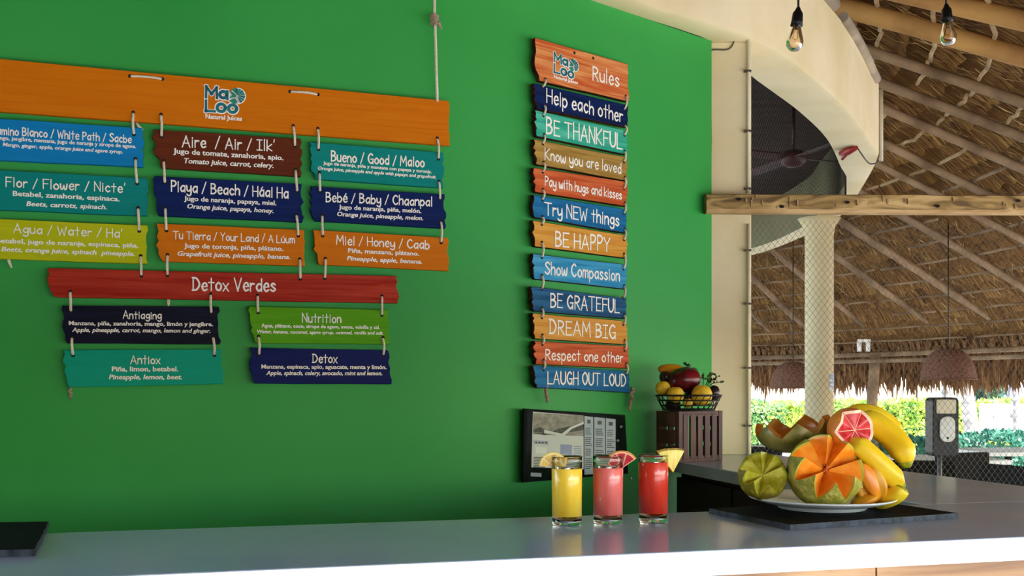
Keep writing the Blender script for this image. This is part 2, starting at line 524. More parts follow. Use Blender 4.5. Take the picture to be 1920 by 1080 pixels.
gl('h', 4, '0,10 0,0;0,4 2,6.2 3.9,4.8 4,0')
gl('i', 1, '.5,6.2 .5,0;.5,8 .5,8.7')
gl('j', 2, '1.5,6.2 1.4,-1.5 0,-3;1.5,8 1.5,8.7')
gl('k', 3.9, '0,10 0,0;3.8,6 0,2.8;0,2.8 4,0')
gl('l', 1, '.5,10 .5,0')
gl('m', 5.8, '0,6.2 0,0;0,4.5 1.6,6.2 2.8,4.8 2.8,0;2.8,4.5 4.5,6.2 5.7,4.8 5.8,0')
gl('n', 4, '0,6.2 0,0;0,4.2 2,6.2 3.8,4.8 4,0')
gl('o', 4.2, '2.2,6.2 .4,4.2 .5,1.4 2.2,0 4,1.5 4,4.5 2.2,6.2')
gl('p', 4.2, '0,6.2 0,-3.2;0,4.5 2.4,6.2 4.2,3.2 2.3,0 0,1.2')
gl('r', 3, '0,6.2 0,0;0,4 1.4,6 3,5.8')
gl('s', 3.7, '3.6,5.2 2,6.2 .6,4.8 2.1,3.1 3.7,1.5 2,0 .2,1')
gl('t', 3.6, '1.8,9.5 1.8,0;0,6.3 3.6,6.3')
gl('u', 4, '0,6.2 .3,1.2 2,0 3.8,1.5;4,6.2 4,0')
gl('v', 4, '0,6.2 2,0;2,0 4,6.2')
gl('w', 5.7, '0,6.2 .4,.9 1.8,.3 2.9,4.5;2.9,4.5 3.6,.3 5,.8 5.7,6.2')
gl('x', 4, '0,6.2 4,0;4,6.2 0,0')
gl('y', 4.1, '0,6.2 .5,2 2.2,1.2 3.9,3;4.1,6.2 4,-1.5 2,-3.2 .3,-2')
gl("'", 1, '.6,10.3 .3,8.2')
gl('/', 3.6, '0,-.6 3.6,10.6')
for ch, b in (('á', 'a'), ('é', 'e'), ('ú', 'u')):
    w_, st = G[b]; G[ch] = (w_, st + [[(1.8, 7.4), (3, 9.2)]])

def stroke_layout(text, gap=1.7, jit=0.25, seed=1):
    r = random.Random(hash_s(text) + seed); x = 0; out = []
    for ch in text:
        if ch == ' ': x += 3.2; continue
        w_, sts = G[ch]
        jy = r.uniform(-jit, jit); js = 1 + r.uniform(-.05, .05)
        for st in sts:
            out.append([(x + px, (py * js) + jy) for px, py in st])
        x += w_ + gap
    return out, x - gap

def hash_s(t):
    h = 0
    for c in t: h = (h * 31 + ord(c)) % 100003
    return h

def ribbon(mb, pts, wd, y, mi=0):
    """flat painted stroke in the local x,z plane"""
    P = [Vector((p[0], p[1])) for p in pts]
    Q = [P[0]]
    for p in P[1:]:
        if (p - Q[-1]).length > 1e-5: Q.append(p)
    if len(Q) < 2: return
    P = Q; k = len(P)
    e0 = (P[0] - P[1]).normalized() * wd * .45; e1 = (P[-1] - P[-2]).normalized() * wd * .45
    P[0] = P[0] + e0; P[-1] = P[-1] + e1
    L, R = [], []
    for i in range(k):
        t = (P[min(i + 1, k - 1)] - P[max(i - 1, 0)]).normalized()
        nn = Vector((-t.y, t.x)) * wd / 2
        if i in (0, k - 1): nn *= .7
        L.append(P[i] + nn); R.append(P[i] - nn)
    b = len(mb.v)
    for l, r_ in zip(L, R): mb.v += [(l.x, y, l.y), (r_.x, y, r_.y)]
    for i in range(k - 1): mb.face((b + 2 * i, b + 2 * i + 1, b + 2 * i + 3, b + 2 * i + 2), mi)

def hand_text(mb, text, p0, p1, cap, y, wd=0.11, mi=0, gap=1.7, seed=1):
    """p0,p1: baseline ends in local x,z; cap: capital height"""
    sts, W = stroke_layout(text, gap, seed=seed)
    p0 = Vector(p0); p1 = Vector(p1); d = (p1 - p0) / W
    for st in sts:
        pts = [p0 + d * x + Vector((0, 1)) * (yy / 10 * cap) for x, yy in st]
        pts = crom([(q.x, q.y, 0) for q in pts], 6) if len(pts) > 2 else [Vector((q.x, q.y, 0)) for q in pts]
        ribbon(mb, [(q.x, q.y) for q in pts], wd * cap, y - 0.00006 * (len(mb.v) % 7), mi)

_tc = {}
def type_text(mb, text, p0, p1, cap, y, bold=0.016, italic=False, mi=0, wfit=True):
    cu = bpy.data.curves.new('tmp', 'FONT'); cu.body = text; cu.size = 1.0; cu.offset = bold; cu.resolution_u = 2
    if italic: cu.shear = 0.2
    o = bpy.data.objects.new('tmp', cu); COL.objects.link(o)
    bpy.context.view_layer.update()
    dg = bpy.context.evaluated_depsgraph_get()
    me = bpy.data.meshes.new_from_object(o.evaluated_get(dg))
    xs = [v.co.x for v in me.vertices]; x0, x1 = min(xs), max(xs)
    p0 = Vector(p0); p1 = Vector(p1); d = (p1 - p0) / (x1 - x0)
    b = len(mb.v)
    for v in me.vertices:
        q = p0 + d * (v.co.x - x0) + Vector((0, 1)) * (v.co.y / 0.72 * cap)
        mb.v.append((q.x, y, q.y))
    for pl in me.polygons: mb.face([b + i for i in pl.vertices], mi)
    b = len(mb.v)
    for v in me.vertices:
        q = p0 + d * (v.co.x - x0 + .03) + Vector((0, 1)) * (v.co.y / 0.72 * cap)
        mb.v.append((q.x, y - .0002, q.y))
    for pl in me.polygons: mb.face([b + i for i in pl.vertices], mi)
    bpy.data.objects.remove(o); bpy.data.curves.remove(cu); bpy.data.meshes.remove(me)

M['paint'] = mat('white_lettering_paint', '#F1EEDF', '#FBF9EE', rough=0.6)
M['logo'] = mat('teal_logo_paint', '#0E5A74', '#127E7C', rough=0.6, scale=(18, 18, 18))
M['logog'] = mat('green_logo_paint', '#17705E', '#1C9A86', rough=0.6, scale=(18, 18, 18))

def board_mat(name, c1, c2, grain=1.0):
    return mat(name, c1, c2, rough=0.5, scale=(3.0, 3.0, 55), detail=6, lo=0.5 - 0.22 / grain, hi=0.5 + 0.22 / grain, bump=0.25 * grain, dist=0.8, spec=0.12)
BM = {
    'orange': board_mat('orange_board_paint', '#CC6A04', '#D87A0C', 0.7),
    'blue': board_mat('sky_blue_board_paint', '#0878B4', '#1487C0', 0.7),
    'brown': board_mat('brown_board_paint', '#55230F', '#6A3018', 0.8),
    'teal': board_mat('teal_board_paint', '#047F78', '#0E8B82', 0.7),
    'navy': board_mat('navy_board_paint', '#081A4C', '#0E2560', 0.8),
    'lime': board_mat('lime_board_paint', '#B4BA08', '#C4C81C', 0.7),
    'red': board_mat('red_board_paint', '#981E0E', '#B83C26', 1.3),
    'ink': board_mat('ink_black_board_paint', '#0A0B1E', '#161A30', 1.2),
    'aqua': board_mat('aqua_board_paint', '#06977A', '#0CA084', 0.7),
    'leaf': board_mat('leaf_green_board_paint', '#4D9A05', '#62A714', 0.9),
    'royal': board_mat('royal_blue_board_paint', '#07124C', '#0C1C62', 0.8),
    'r_orange': board_mat('washed_orange_paint', '#C8582A', '#E39A5C', 1.6),
    'r_navy': board_mat('washed_navy_paint', '#07163E', '#10295E', 1.2),
    'r_mint': board_mat('washed_mint_paint', '#1E9C80', '#57C4A4', 1.5),
    'r_tan': board_mat('washed_tan_paint', '#93702C', '#B9944E', 1.5),
    'r_rust': board_mat('washed_rust_paint', '#B6471F', '#D8723F', 1.5),
    'r_blue': board_mat('washed_blue_paint', '#0B5A8C', '#2279A6', 1.4),
    'r_gold': board_mat('washed_gold_paint', '#CB8526', '#E2A94C', 1.4),
    'r_sky': board_mat('washed_sky_paint', '#1E83B0', '#4FAACB', 1.5),
    'r_deep': board_mat('washed_deep_blue_paint', '#08406A', '#2A6C92', 1.6),
}
FRONT, BACKF = 0.034, 0.013                 # board front and back, measured off the wall

def board(pl, corners, mname, name, label, titles, details, ties, chamfer=(0, 0), group=None, rag=(0.007, 0.006), wd=0.15, dots=(), cat='sign'):
    """corners TL TR BR BL in the photograph; lettering lines and rope ties likewise"""
    C = [Vector(pl.uz(px, py, FRONT)) for px, py in corners]
    o0 = (C[0] + C[1] + C[2] + C[3]) / 4
    wp = pl.world(o0.x, o0.y, FRONT)
    root = empty(name, wp, pl.a, label, cat, group)
    r = random.Random(hash_s(label))
    L = lambda px, py: tuple(Vector(pl.uz(px, py, FRONT)) - o0)
    c = [q - o0 for q in C]
    out = []
    # bottom edge left to right, then the right end upwards, top edge, left end downwards
    cx, cz = chamfer
    nseg = 9
    out.append((c[3].x + cx, c[3].y))
    for k in (1, 2): q = c[3].lerp(c[2], k / 3); out.append((q.x, q.y + r.uniform(-.001, .001)))
    out.append(tuple(c[2]))
    for k in range(1, nseg): q = c[2].lerp(c[1], k / nseg + r.uniform(-.03, .03)); out.append((q.x + r.uniform(-rag[1], rag[1]), q.y))
    out.append(tuple(c[1]))
    for k in (1, 2): q = c[1].lerp(c[0], k / 3); out.append((q.x, q.y + r.uniform(-.001, .001)))
    out.append(tuple(c[0]))
    hh = (c[0] - c[3]).length
    for k in range(1, nseg):
        t = k / nseg + r.uniform(-.03, .03); q = c[0].lerp(c[3], t)
        dx = r.uniform(-rag[0], rag[0])
        if (1 - t) * hh < cz: dx += cx * (1 - (1 - t) * hh / cz)
        out.append((q.x + dx, q.y))
    th = FRONT - BACKF
    mb = MB(); mb.prism(out, 0, th)
    b = mb.build('plank', [BM[mname], M['edge_dark'] if pl is RULE else BM[mname]], root, recalc=True)
    for f_ in b.data.polygons:
        if abs(f_.normal.y) < .5: f_.material_index = 1
    bevel(b, 0.0015, 1)
    if titles:
        mb = MB()
        for t in titles:
            tx, x0, y0, x1, y1, cap = t[:6]
            p0, p1 = L(x0, y0), L(x1, y1); pc = L(x0, y0 - cap)
            hand_text(mb, tx, p0, p1, pc[1] - p0[1], -0.0009, wd=wd if len(t) < 7 else t[6])
        mb.build('title_lettering', M['paint'], root)
    if details:
        mb = MB()
        for t in details:
            tx, x0, y0, x1, y1, cap, it = t
            p0, p1 = L(x0, y0), L(x1, y1); pc = L(x0, y0 - cap)
            type_text(mb, tx, p0, p1, pc[1] - p0[1], -0.0009, italic=it)
        mb.build('ingredient_lettering', M['paint'], root)
    for (xa, ya, xb, yb) in ties:
        mb = MB(); pa, pb = L(xa, ya), L(xb, yb)
        A, B = Vector((pa[0], -0.004, pa[1])), Vector((pb[0], -0.004, pb[1]))
        mid = A.lerp(B, .5) + Vector((r.uniform(-.002, .002), -0.006, 0))
        pts = crom([A + Vector((0, .012, .0)), A + (B - A) * .06, mid, B + (A - B) * .06, B + Vector((0, .012, 0))], 4)
        mb.tube(pts, 0.0042, 8)
        t_ = mb.build('rope_tie', M['rope'], root)
        for q in (A, B):
            mb = MB()
            dd = (A - B).normalized() * (0.004 if q is A else -0.004)
            mb.poly([(q.x + dd.x + 0.0062 * cos(a), -0.0005, q.z + dd.z + 0.0062 * sin(a)) for a in [2 * pi * k / 12 for k in range(12)]])
            mb.build('hole', M['hole'], t_)
    for (x, y) in dots:
        p = L(x, y); mb = MB()
        mb.poly([(p[0] + 0.006 * cos(a), -0.0005, p[1] + 0.006 * sin(a)) for a in [2 * pi * k / 12 for k in range(12)]])
        mb.build('hole', M['hole'], root)
    return root, L

def logo(root, pl, L, quad, nat, small=False):
    """two-line teal lettering with a sliced citrus leaf and a small line of type; quad TL TR BR BL"""
    q = [Vector(L(*p)) for p in quad]
    def f(x, y):                              # unit square, y up
        a = q[3].lerp(q[2], x); b = q[0].lerp(q[1], x); return a.lerp(b, y)
    def stroke(mb, pts, wd, y, mi, closed=False):
        P = crom([(*f(*p), 0) for p in pts], 6, closed)
        if closed: P.append(P[0]); P.append(P[1])
        ribbon(mb, [(p.x, p.y) for p in P], wd, y, mi)
    H_ = (q[0] - q[3]).length
    sts = [[(.04, .58), (.05, .95)], [(.05, .95), (.17, .7)], [(.17, .7), (.29, .93)], [(.29, .93), (.30, .56)],
           [(.04, .42), (.04, .06)], [(.04, .06), (.24, .05)]]
    rings = [[(.45 + .085 * cos(a), .68 + .12 * sin(a)) for a in [2 * pi * k / 10 for k in range(10)]],
             [(.40 + .095 * cos(a), .19 + .14 * sin(a)) for a in [2 * pi * k / 10 for k in range(10)]],
             [(.67 + .095 * cos(a), .17 + .14 * sin(a)) for a in [2 * pi * k / 10 for k in range(10)]]]
    sts.append([(.545, .80), (.545, .54)])
    disc = [(.80 + .19 * cos(a), .66 + .31 * sin(a)) for a in [2 * pi * k / 28 for k in range(28)]]
    mb = MB()
    for s_ in sts: stroke(mb, s_, H_ * .20, -0.0008, 0)
    for s_ in rings: stroke(mb, s_, H_ * .20, -0.00085, 0, True)
    mb.poly([(f(x, y).x, -0.0009, f(x, y).y) for x, y in disc])
    mb.poly([(f(x, y).x, -0.0009, f(x, y).y) for x, y in [(.58, .78), (.55, .45), (.72, .34), (.85, .42), (.8, .8)]])
    lg = mb.build('logo', M['paint'], root)
    mb = MB()
    for s_ in sts: stroke(mb, s_, H_ * .125, -0.0013, 0)
    for s_ in rings: stroke(mb, s_, H_ * .115, -0.0014, 0, True)
    mb.build('logo_lettering', M['logo'], lg)
    mb = MB()
    cx, cy = .79, .65
    for k in range(7):                        # sliced wedges
        a0 = radians(-72 + k * 27); a1 = a0 + radians(23.5)
        P = [(cx + .03 * cos(a), cy + .05 * sin(a)) for a in (a1, a0)] + [(.80 + .165 * cos(a), .66 + .275 * sin(a)) for a in (a0, (a0 + a1) / 2, a1)]
        mb.poly([(f(x, y).x, -0.0016, f(x, y).y) for x, y in P], k % 2)
    for P in ([(.585, .83), (.67, .80), (.755, .70), (.755, .61), (.585, .56), (.66, .69)], [(.58, .47), (.72, .57), (.775, .45), (.77, .37), (.69, .35)], [(.65, .89), (.73, .955), (.775, .95), (.775, .74), (.70, .80)]):
        mb.poly([(f(x, y).x, -0.0016, f(x, y).y) for x, y in P], 1)
    mb.build('leaf', [M['logo'], M['logog']], lg)
    mb = MB()
    p0, p1 = L(nat[0], nat[1]), L(nat[2], nat[3]); pc = L(nat[0], nat[1] - nat[4])
    type_text(mb, 'Natural Juices', p0, p1, pc[1] - p0[1], -0.0009, bold=0.02)
    mb.build('small_lettering', M['paint'], lg)

M['edge_dark'] = mat('dark_board_edge', '#24140C', '#4A2C1A', rough=0.8, scale=(40, 40, 40), spec=0.1)
GM = 'menu boards tied in rows on the green wall'
hd, Lh = board(MENU, [(-24, 108), (841, 189), (844, 273), (-24, 207)], 'orange', 'menu_header_board',
      'long orange header board topping the juice menu, with the teal logo', [], [],
      [(246, 143, 302, 148), (546, 172, 594, 177)], rag=(.004, .004), group=GM)
logo(hd, MENU, Lh, [(383, 160), (462, 164), (462, 213), (383, 211)], (385, 222, 453.5, 226.5, 8.5))
D = False; I = True
board(MENU, [(-22, 221), (267, 240), (268, 313), (-20, 299)], 'blue', 'menu_board', 'sky blue menu board reading Camino Blanco / White Path / Sacbe',
      [('Camino Blanco / White Path / Sacbe', -16, 251, 246, 268, 15)],
      [('Mango, jengibre, manzana, jugo de naranja y sirope de agave.', -14, 261, 255, 278, 7.5, D), ('Mango, ginger, apple, orange juice and agave syrup.', 5, 274, 230, 288, 7, I)],
      [(250, 213, 251, 250)], group=GM)
board(MENU, [(287.5, 243), (564, 260), (564, 331), (291, 314)], 'brown', 'menu_board', 'dark brown menu board reading Aire / Air / Ilk',
      [("Aire  / Air / Ilk'", 342, 275, 515, 283, 20)],
      [('Jugo de tomate, zanahoria, apio.', 325, 287.5, 531, 300.5, 10, D), ('Tomato juice, carrot, celery.', 345, 306, 512.5, 315, 10, I)],
      [(302, 217, 303, 254), (550, 238, 553, 272)], chamfer=(.02, .06), group=GM)
board(MENU, [(580, 266), (831, 286), (832, 352), (584, 335)], 'teal', 'menu_board', 'teal menu board reading Bueno / Good / Maloo below the header end',
      [('Bueno / Good / Maloo', 621, 302, 795, 313, 18)],
      [('Jugo de naranja, piña y manzana con papaya y toronja.', 606, 308.5, 809, 325, 6.5, D), ('Orange juice, pineapple and apple with papaya and grapefruit.', 596, 318, 817.5, 335, 6.5, I)],
      [(596, 243, 597, 278), (820, 261, 822, 296)], chamfer=(.014, .05), group=GM)
board(MENU, [(-20, 318), (275, 334), (276, 404.5), (-18, 393)], 'teal', 'menu_board', 'teal menu board reading Flor / Flower / Nicte at the left',
      [("Flor / Flower / Nicte'", 11, 350, 235, 361, 17)],
      [('Betabel, zanahoria, espinaca.', 24, 367, 224, 377.5, 9.5, D), ('Beets, carrots, spinach.', 49, 386, 200, 392.5, 9, I)],
      [(254, 300, 257, 342)], group=GM)
board(MENU, [(290, 330), (566, 345), (567, 416.5), (293, 404)], 'navy', 'menu_board', 'navy menu board reading Playa / Beach / Haal Ha, in the middle column',
      [('Playa / Beach / Háal Ha', 321, 358.5, 540, 371.5, 19)],
      [('Jugo de naranja, papaya, miel.', 345, 376, 518, 385, 9, D), ('Orange juice, papaya, honey.', 351, 390.5, 512.5, 399.5, 9, I)],
      [(307, 304, 309, 341), (554, 320, 557, 357)], chamfer=(.008, .03), group=GM)
board(MENU, [(582.5, 349), (834, 364), (835.5, 428), (586, 414)], 'navy', 'menu_board', 'navy menu board reading Bebe / Baby / Chaanpal, in the right column',
      [('Bebé / Baby / Chaanpal', 611, 378, 810, 386.5, 17)],
      [('Jugo de naranja, piña, melón.', 635, 392, 789.5, 399.5, 8.5, D), ('Orange juice, pineapple, melon.', 632, 405, 793, 413, 8.5, I)],
      [(599, 326, 600, 357), (823, 342, 825, 372)], chamfer=(.01, .04), group=GM)
board(MENU, [(-20, 409.5), (276, 422.5), (278, 494.5), (-18, 484.5)], 'lime', 'menu_board', 'lime yellow menu board reading Agua / Water / Ha',
      [("Agua / Water / Ha'", 26, 436.5, 229.5, 445.5, 16)],
      [('Betabel, jugo de naranja, espinaca, piña.', -8, 455, 259.5, 464.5, 9, D), ('Beets, orange juice, spinach  pineapple.', 2.5, 471, 252, 480, 9, I)],
      [(259, 392, 261, 431)], group=GM)
board(MENU, [(294, 419), (570, 431), (572, 499), (298, 490)], 'orange', 'menu_board', 'orange menu board reading Tu Tierra / Your Land / A Luum',
      [("Tu Tierra / Your Land / A Lúum", 325, 447.5, 552, 456, 14)],
      [('Jugo de toronja, piña, plátano.', 345, 464.5, 531, 470.5, 9, D), ('Grapefruit juice, pineapple, banana.', 332.5, 479.5, 544, 486, 9, I)],
      [(310, 392, 312, 430), (556, 405, 559, 440)], chamfer=(.012, .05), group=GM)
board(MENU, [(587.5, 431), (839, 446), (842, 508), (593, 496)], 'orange', 'menu_board', 'orange menu board reading Miel / Honey / Caab, lowest in its column',
      [('Miel / Honey / Caab', 631, 458, 804.5, 467, 16)],
      [('Piña, manzana, plátano.', 652.5, 473.5, 785.5, 479.5, 8.5, D), ('Pineapple, apple, banana.', 650, 488, 791, 494.5, 8.5, I)],
      [(604, 406, 605, 440), (827, 417, 827, 453)], chamfer=(.01, .04), group=GM)
board(MENU, [(90, 502.5), (744, 517.5), (746.5, 568.5), (94, 557)], 'red', 'menu_heading_board', 'long red heading board reading Detox Verdes',
      [('Detox Verdes', 361, 544, 516, 546.5, 23)], [],
      [(264, 482, 265, 515), (314, 480, 314, 514), (562, 488, 563, 521), (610, 487, 609, 520)], chamfer=(.018, .03), group=GM)
board(MENU, [(117, 573), (410, 575), (412, 645.5), (119, 643.5)], 'ink', 'menu_board', 'near black menu board reading Antiaging',
      [('Antiaging', 231, 597.5, 302, 598, 14)],
      [('Manzana, piña, zanahoria, mango, limón y jengibre.', 129, 609.5, 399, 611.5, 8, D), ('Apple, pineapple, carrot, mango, lemon and ginger.', 135, 622, 394.5, 624, 8, I)],
      [(132, 549, 133, 582), (395, 554, 396, 585)], chamfer=(.01, .02), group=GM)
board(MENU, [(118, 656), (414, 655), (418.5, 720), (122, 726)], 'aqua', 'menu_board', 'aqua green menu board reading Antiox',
      [('Antiox', 245, 682, 300, 682, 15)],
      [('Piña, limon, betabel.', 209.7, 696, 334, 696, 9, D), ('Pineapple, lemon, beet.', 204, 711, 341, 711, 9, I)],
      [(135, 635, 137, 664), (400, 634, 402, 664)], chamfer=(.012, .05), group=GM)
board(MENU, [(468, 574.6), (729, 581), (730.5, 645.6), (471, 643.5)], 'leaf', 'menu_board', 'leaf green menu board reading Nutrition',
      [('Nutrition', 567, 604, 639, 605, 16)],
      [('Agua, plátano, coco, sirope de agave, avena, vainilla y sal.', 490, 613.5, 711.7, 617, 7, D), ('Water, banana, coconut, agave syrup, oatmeal, vanilla and salt.', 482, 624.5, 718.4, 627.5, 6.5, I)],
      [(483, 556, 484, 584), (716, 557, 716, 589)], chamfer=(.014, .05), group=GM)
board(MENU, [(468, 651.6), (727, 656.4), (734, 720.5), (472, 719)], 'royal', 'menu_board', 'royal blue menu board reading Detox, hung under the Nutrition board',
      [('Detox', 586, 679.5, 632, 680.5, 16)],
      [('Manzana, espinaca, apio, aguacate, menta y limón.', 490, 691, 724.5, 692, 8, D), ('Apple, spinach, celery, avocado, mint and lemon.', 499, 703, 716.5, 703.5, 8, I)],
      [(485, 633, 486, 663), (718, 635, 719, 664)], chamfer=(.01, .03), group=GM)

GR = 'painted rule boards strung one under another'
r1, Lr = board(RULE, [(1003, 70.5), (1177.5, 120), (1179, 191), (1005, 150)], 'r_orange', 'rules_header_board', 'tall washed orange board topping the rules, with teal logo and Rules',
      [('Rules', 1111, 149, 1160, 162, 25, .13)], [], [], chamfer=(.02, .05), group=GR, dots=[(1077, 99), (1112, 109)])
logo(r1, RULE, Lr, [(1037, 97), (1086, 113), (1086, 151), (1037, 137)], (1038, 146, 1083, 158, 6))
def rule(corners, mn, label, text, x0, y0, x1, y1, cap, ties):
    board(RULE, corners, mn, 'rule_board', label, [(text, x0, y0, x1, y1, cap, .135)], [], ties, chamfer=(.008, .03), group=GR, rag=(.007, .004))
rule([(1001, 156), (1177.5, 197), (1177.5, 239), (1004, 203)], 'r_navy', 'navy rule board reading Help each other', 'Help each other', 1025, 192, 1167, 229, 25, [(1022, 150, 1018, 162), (1173, 182, 1171, 204)])
rule([(1003, 206), (1176.5, 245), (1176.5, 290.5), (1004, 255)], 'r_mint', 'mint green rule board reading BE THANKFUL', 'BE THANKFUL', 1024, 250.5, 1165.5, 279, 29, [(1021, 199, 1019, 215), (1172, 236, 1171, 252)])
rule([(1001, 260.6), (1176, 295), (1176, 339.5), (1004, 308)], 'r_tan', 'tan rule board reading Know you are loved', 'Know you are loved', 1021.6, 298.5, 1164, 325.5, 20, [(1020, 254, 1018, 268), (1171, 285, 1170, 302)])
rule([(1000, 314), (1176.5, 341), (1176, 387.5), (1002, 360)], 'r_rust', 'rust orange rule board reading Pay with hugs and kisses', 'Pay with hugs and kisses', 1021.6, 348, 1165, 374, 18, [(1019, 306, 1018, 321), (1171, 334, 1170, 352)])
rule([(1000, 365), (1175, 392.5), (1176, 437.5), (1001, 407.5)], 'r_blue', 'blue rule board reading Try NEW things', 'Try NEW things', 1021.6, 402, 1160, 423.5, 24, [(1018, 357, 1017, 373), (1171, 382, 1170, 399)])
rule([(998.7, 413), (1176, 441.5), (1175, 484.5), (1001, 462)], 'r_gold', 'golden yellow rule board reading BE HAPPY', 'BE HAPPY', 1041, 461.5, 1143, 471, 27, [(1017, 408, 1016, 419), (1171, 431, 1170, 448)])
rule([(999.4, 475.6), (1175, 496), (1175, 542.5), (1001, 523)], 'r_sky', 'light blue rule board reading Show Compassion', 'Show Compassion', 1021.5, 513, 1161, 527, 23, [(1016, 456, 1016, 481), (1170, 478, 1169, 503)])
rule([(997, 537), (1175, 559), (1174.6, 598), (999, 583)], 'r_deep', 'deep blue rule board reading BE GRATEFUL', 'BE GRATEFUL', 1032, 575.5, 1160.5, 586, 25, [(1016, 518, 1016, 540), (1170, 537, 1169, 557)])
rule([(999.4, 587), (1175, 602), (1177, 646.5), (1001, 635)], 'r_gold', 'golden yellow rule board reading DREAM BIG', 'DREAM BIG', 1030, 625.5, 1153.5, 634.5, 26, [(1016, 579, 1016, 594), (1170, 592, 1169, 607)])
rule([(1001.5, 639), (1179, 649), (1180, 691.5), (1003, 683)], 'r_rust', 'rust orange rule board reading Respect one other', 'Respect one other', 1022.6, 674.5, 1167.5, 679.5, 20, [(1017, 630, 1017, 644), (1171, 640, 1171, 655)])
rule([(999.4, 685), (1179, 695.5), (1182, 736.5), (1004, 727)], 'r_blue', 'blue rule board at the bottom of the string, reading LAUGH OUT LOUD', 'LAUGH OUT LOUD', 1027, 719, 1173, 723.5, 23, [(1019, 677, 1019, 691), (1174, 684, 1174, 700)])

# ropes and knots
def knot(pl, px, py, name, label, tail, e=0.03, r=.006, s=1.0):
    mb = MB(); u, z = pl.uz(px, py, e); c = pl.world(u, z, e)
    R2 = random.Random(int(px * 7 + py))
    pts = [Vector((0, 0, .03 * s))] + [Vector((R2.uniform(-.009, .009) * s, R2.uniform(-.004, .004), (.02 - .009 * k) * s)) for k in range(5)] + [Vector((tail[0], 0, tail[1]))]
    mb.tube(crom(pts, 5), [r * (.8 + .5 * abs(sin(i * .55))) for i in range(5 * 6 + 1)], 8)
    o = mb.build(name, M['jute'], None, c, pl.a)
    return tag(o, label, 'rope')
knot(RULE, 1024, 738, 'rope_knot', 'frayed rope knot under the left end of the lowest rule board', (.006, -.035), s=1.1)
knot(RULE, 1184, 745, 'rope_knot', 'frayed rope knot under the right end of the lowest rule board', (-.012, -.055), s=1.3)
knot(MENU, 132.5, 738, 'rope_knot', 'frayed rope knot below the aqua green menu board', (.002, -.016), r=.004, s=.6)
mb = MB()
p = [MENU.uz(x, y, .04) for x, y in ((814, -40), (815, 30), (816, 55), (818, 130), (820, 190))]
ww = [MENU.world(u, z, .04) for u, z in p]
hr = empty('hanging_rope', ww[-1], 0, 'pale rope holding up the right end of the orange header board', 'rope')
lc = [q - ww[-1] for q in ww]
mb = MB(); mb.tube(lc, .005, 8); mb.build('cord', M['rope'], hr)
mb = MB()
kc = lc[1]
for k in range(4):
    mb.tube([kc + Vector((.011 * cos(a), .011 * sin(a), .0 - .009 * k + .003 * sin(2 * a))) for a in [2 * pi * j / 10 for j in range(11)]], .0058, 7)
mb.tube([kc + Vector((0, 0, -.02)), kc + Vector((.015, -.005, -.028)), kc + Vector((.025, -.005, -.05))], [.006, .008, .003], 7)
mb.build('knot', M['jute'], hr)
for (x, y, dx, dz, lab) in ((15, 490, .012, -.022, 'short loose rope end below the lime yellow menu board'), (316, 566, 0, -.014, 'loose rope end peeping below the red heading board'),
                            (256, 237, .02, -.012, 'loose rope end beside the sky blue menu board')):
    u, z = MENU.uz(x, y, .02); c = MENU.world(u, z, .02); mb = MB()
    mb.tube([(0, 0, .012), (dx * .3, -.004, 0), (dx, -.008, dz)], [.005, .005, .003], 8)
    tag(mb.build('rope_end', M['rope'], None, c, MENU.a), lab, 'rope')

# ------------------------------------------------------------------ clear poster holder on the wall
PE = 0.03
u0, z0 = RULE.uz(1076, 836, PE); c0 = RULE.world(u0, z0, PE)
ph = empty('poster_holder', c0, RULE.a, 'clear wall poster holder with dark rim, behind the juice glasses', 'poster holder')
LP = lambda px, py: (RULE.uz(px, py, PE)[0] - u0, RULE.uz(px, py, PE)[1] - z0)
def quadp(mb, pts, y, mi=0):
    mb.poly([(LP(*p)[0], y, LP(*p)[1]) for p in pts], mi)
mb = MB(); mb.prism([LP(*p) for p in ((981, 905), (1178, 888), (1172, 778), (983, 766))], 0.0, 0.012)
M['rim'] = mat('dark_green_rim', '#050C08', '#0A1610', rough=0.6, spec=0.08)
mb.build('backing', M['rim'], ph, recalc=True)
M['paper'] = mat('printed_paper', '#E4DFD6', '#EEEAE2', rough=0.6)
M['paper2'] = mat('grey_printed_paper', '#B4B8C2', '#C8CBD2', rough=0.6, scale=(8, 8, 8))
M['print'] = mat('grey_print', '#55524F', '#6A6764', rough=0.7)
M['photo'] = mat('sepia_print', '#8D8072', '#B5A898', rough=0.7, scale=(30, 30, 60))
M['photo2'] = mat('dark_print', '#45443A', '#6C6857', rough=0.7, scale=(60, 60, 60))
M['lilac'] = mat('lilac_print', '#9FA0C4', '#AEB2CE', rough=0.7)
mb = MB()
quadp(mb, [(996, 876), (1094, 880), (1094, 779), (999, 772)], -.0006, 0)
quadp(mb, [(999, 814), (1094, 818), (1094, 779), (999, 774)], -.0009, 1)
quadp(mb, [(999, 812), (1020, 816), (1046, 804), (1072, 798), (1094, 792), (1094, 806), (1060, 812), (1040, 816)], -.0012, 2)
quadp(mb, [(999, 806), (1012, 800), (1020, 806), (1020, 812), (999, 810)], -.0013, 2)
quadp(mb, [(1020, 806), (1053, 813), (1070, 800), (1094, 791), (1094, 795), (1072, 804), (1056, 818), (1020, 812)], -.0014, 0)
quadp(mb, [(1000, 832), (1028, 834), (1028, 827), (1000, 825)], -.0013, 3)
for k in range(4): quadp(mb, [(1003 + k * 6, 831.5), (1007 + k * 6, 831.5), (1007 + k * 6, 828.5), (1003 + k * 6, 828.2)], -.0016, 4)
quadp(mb, [(1004, 850), (1024, 851), (1024, 839), (1004, 838)], -.0013, 5)
quadp(mb, [(1050, 852), (1072, 853), (1072, 834), (1050, 833)], -.0013, 6)
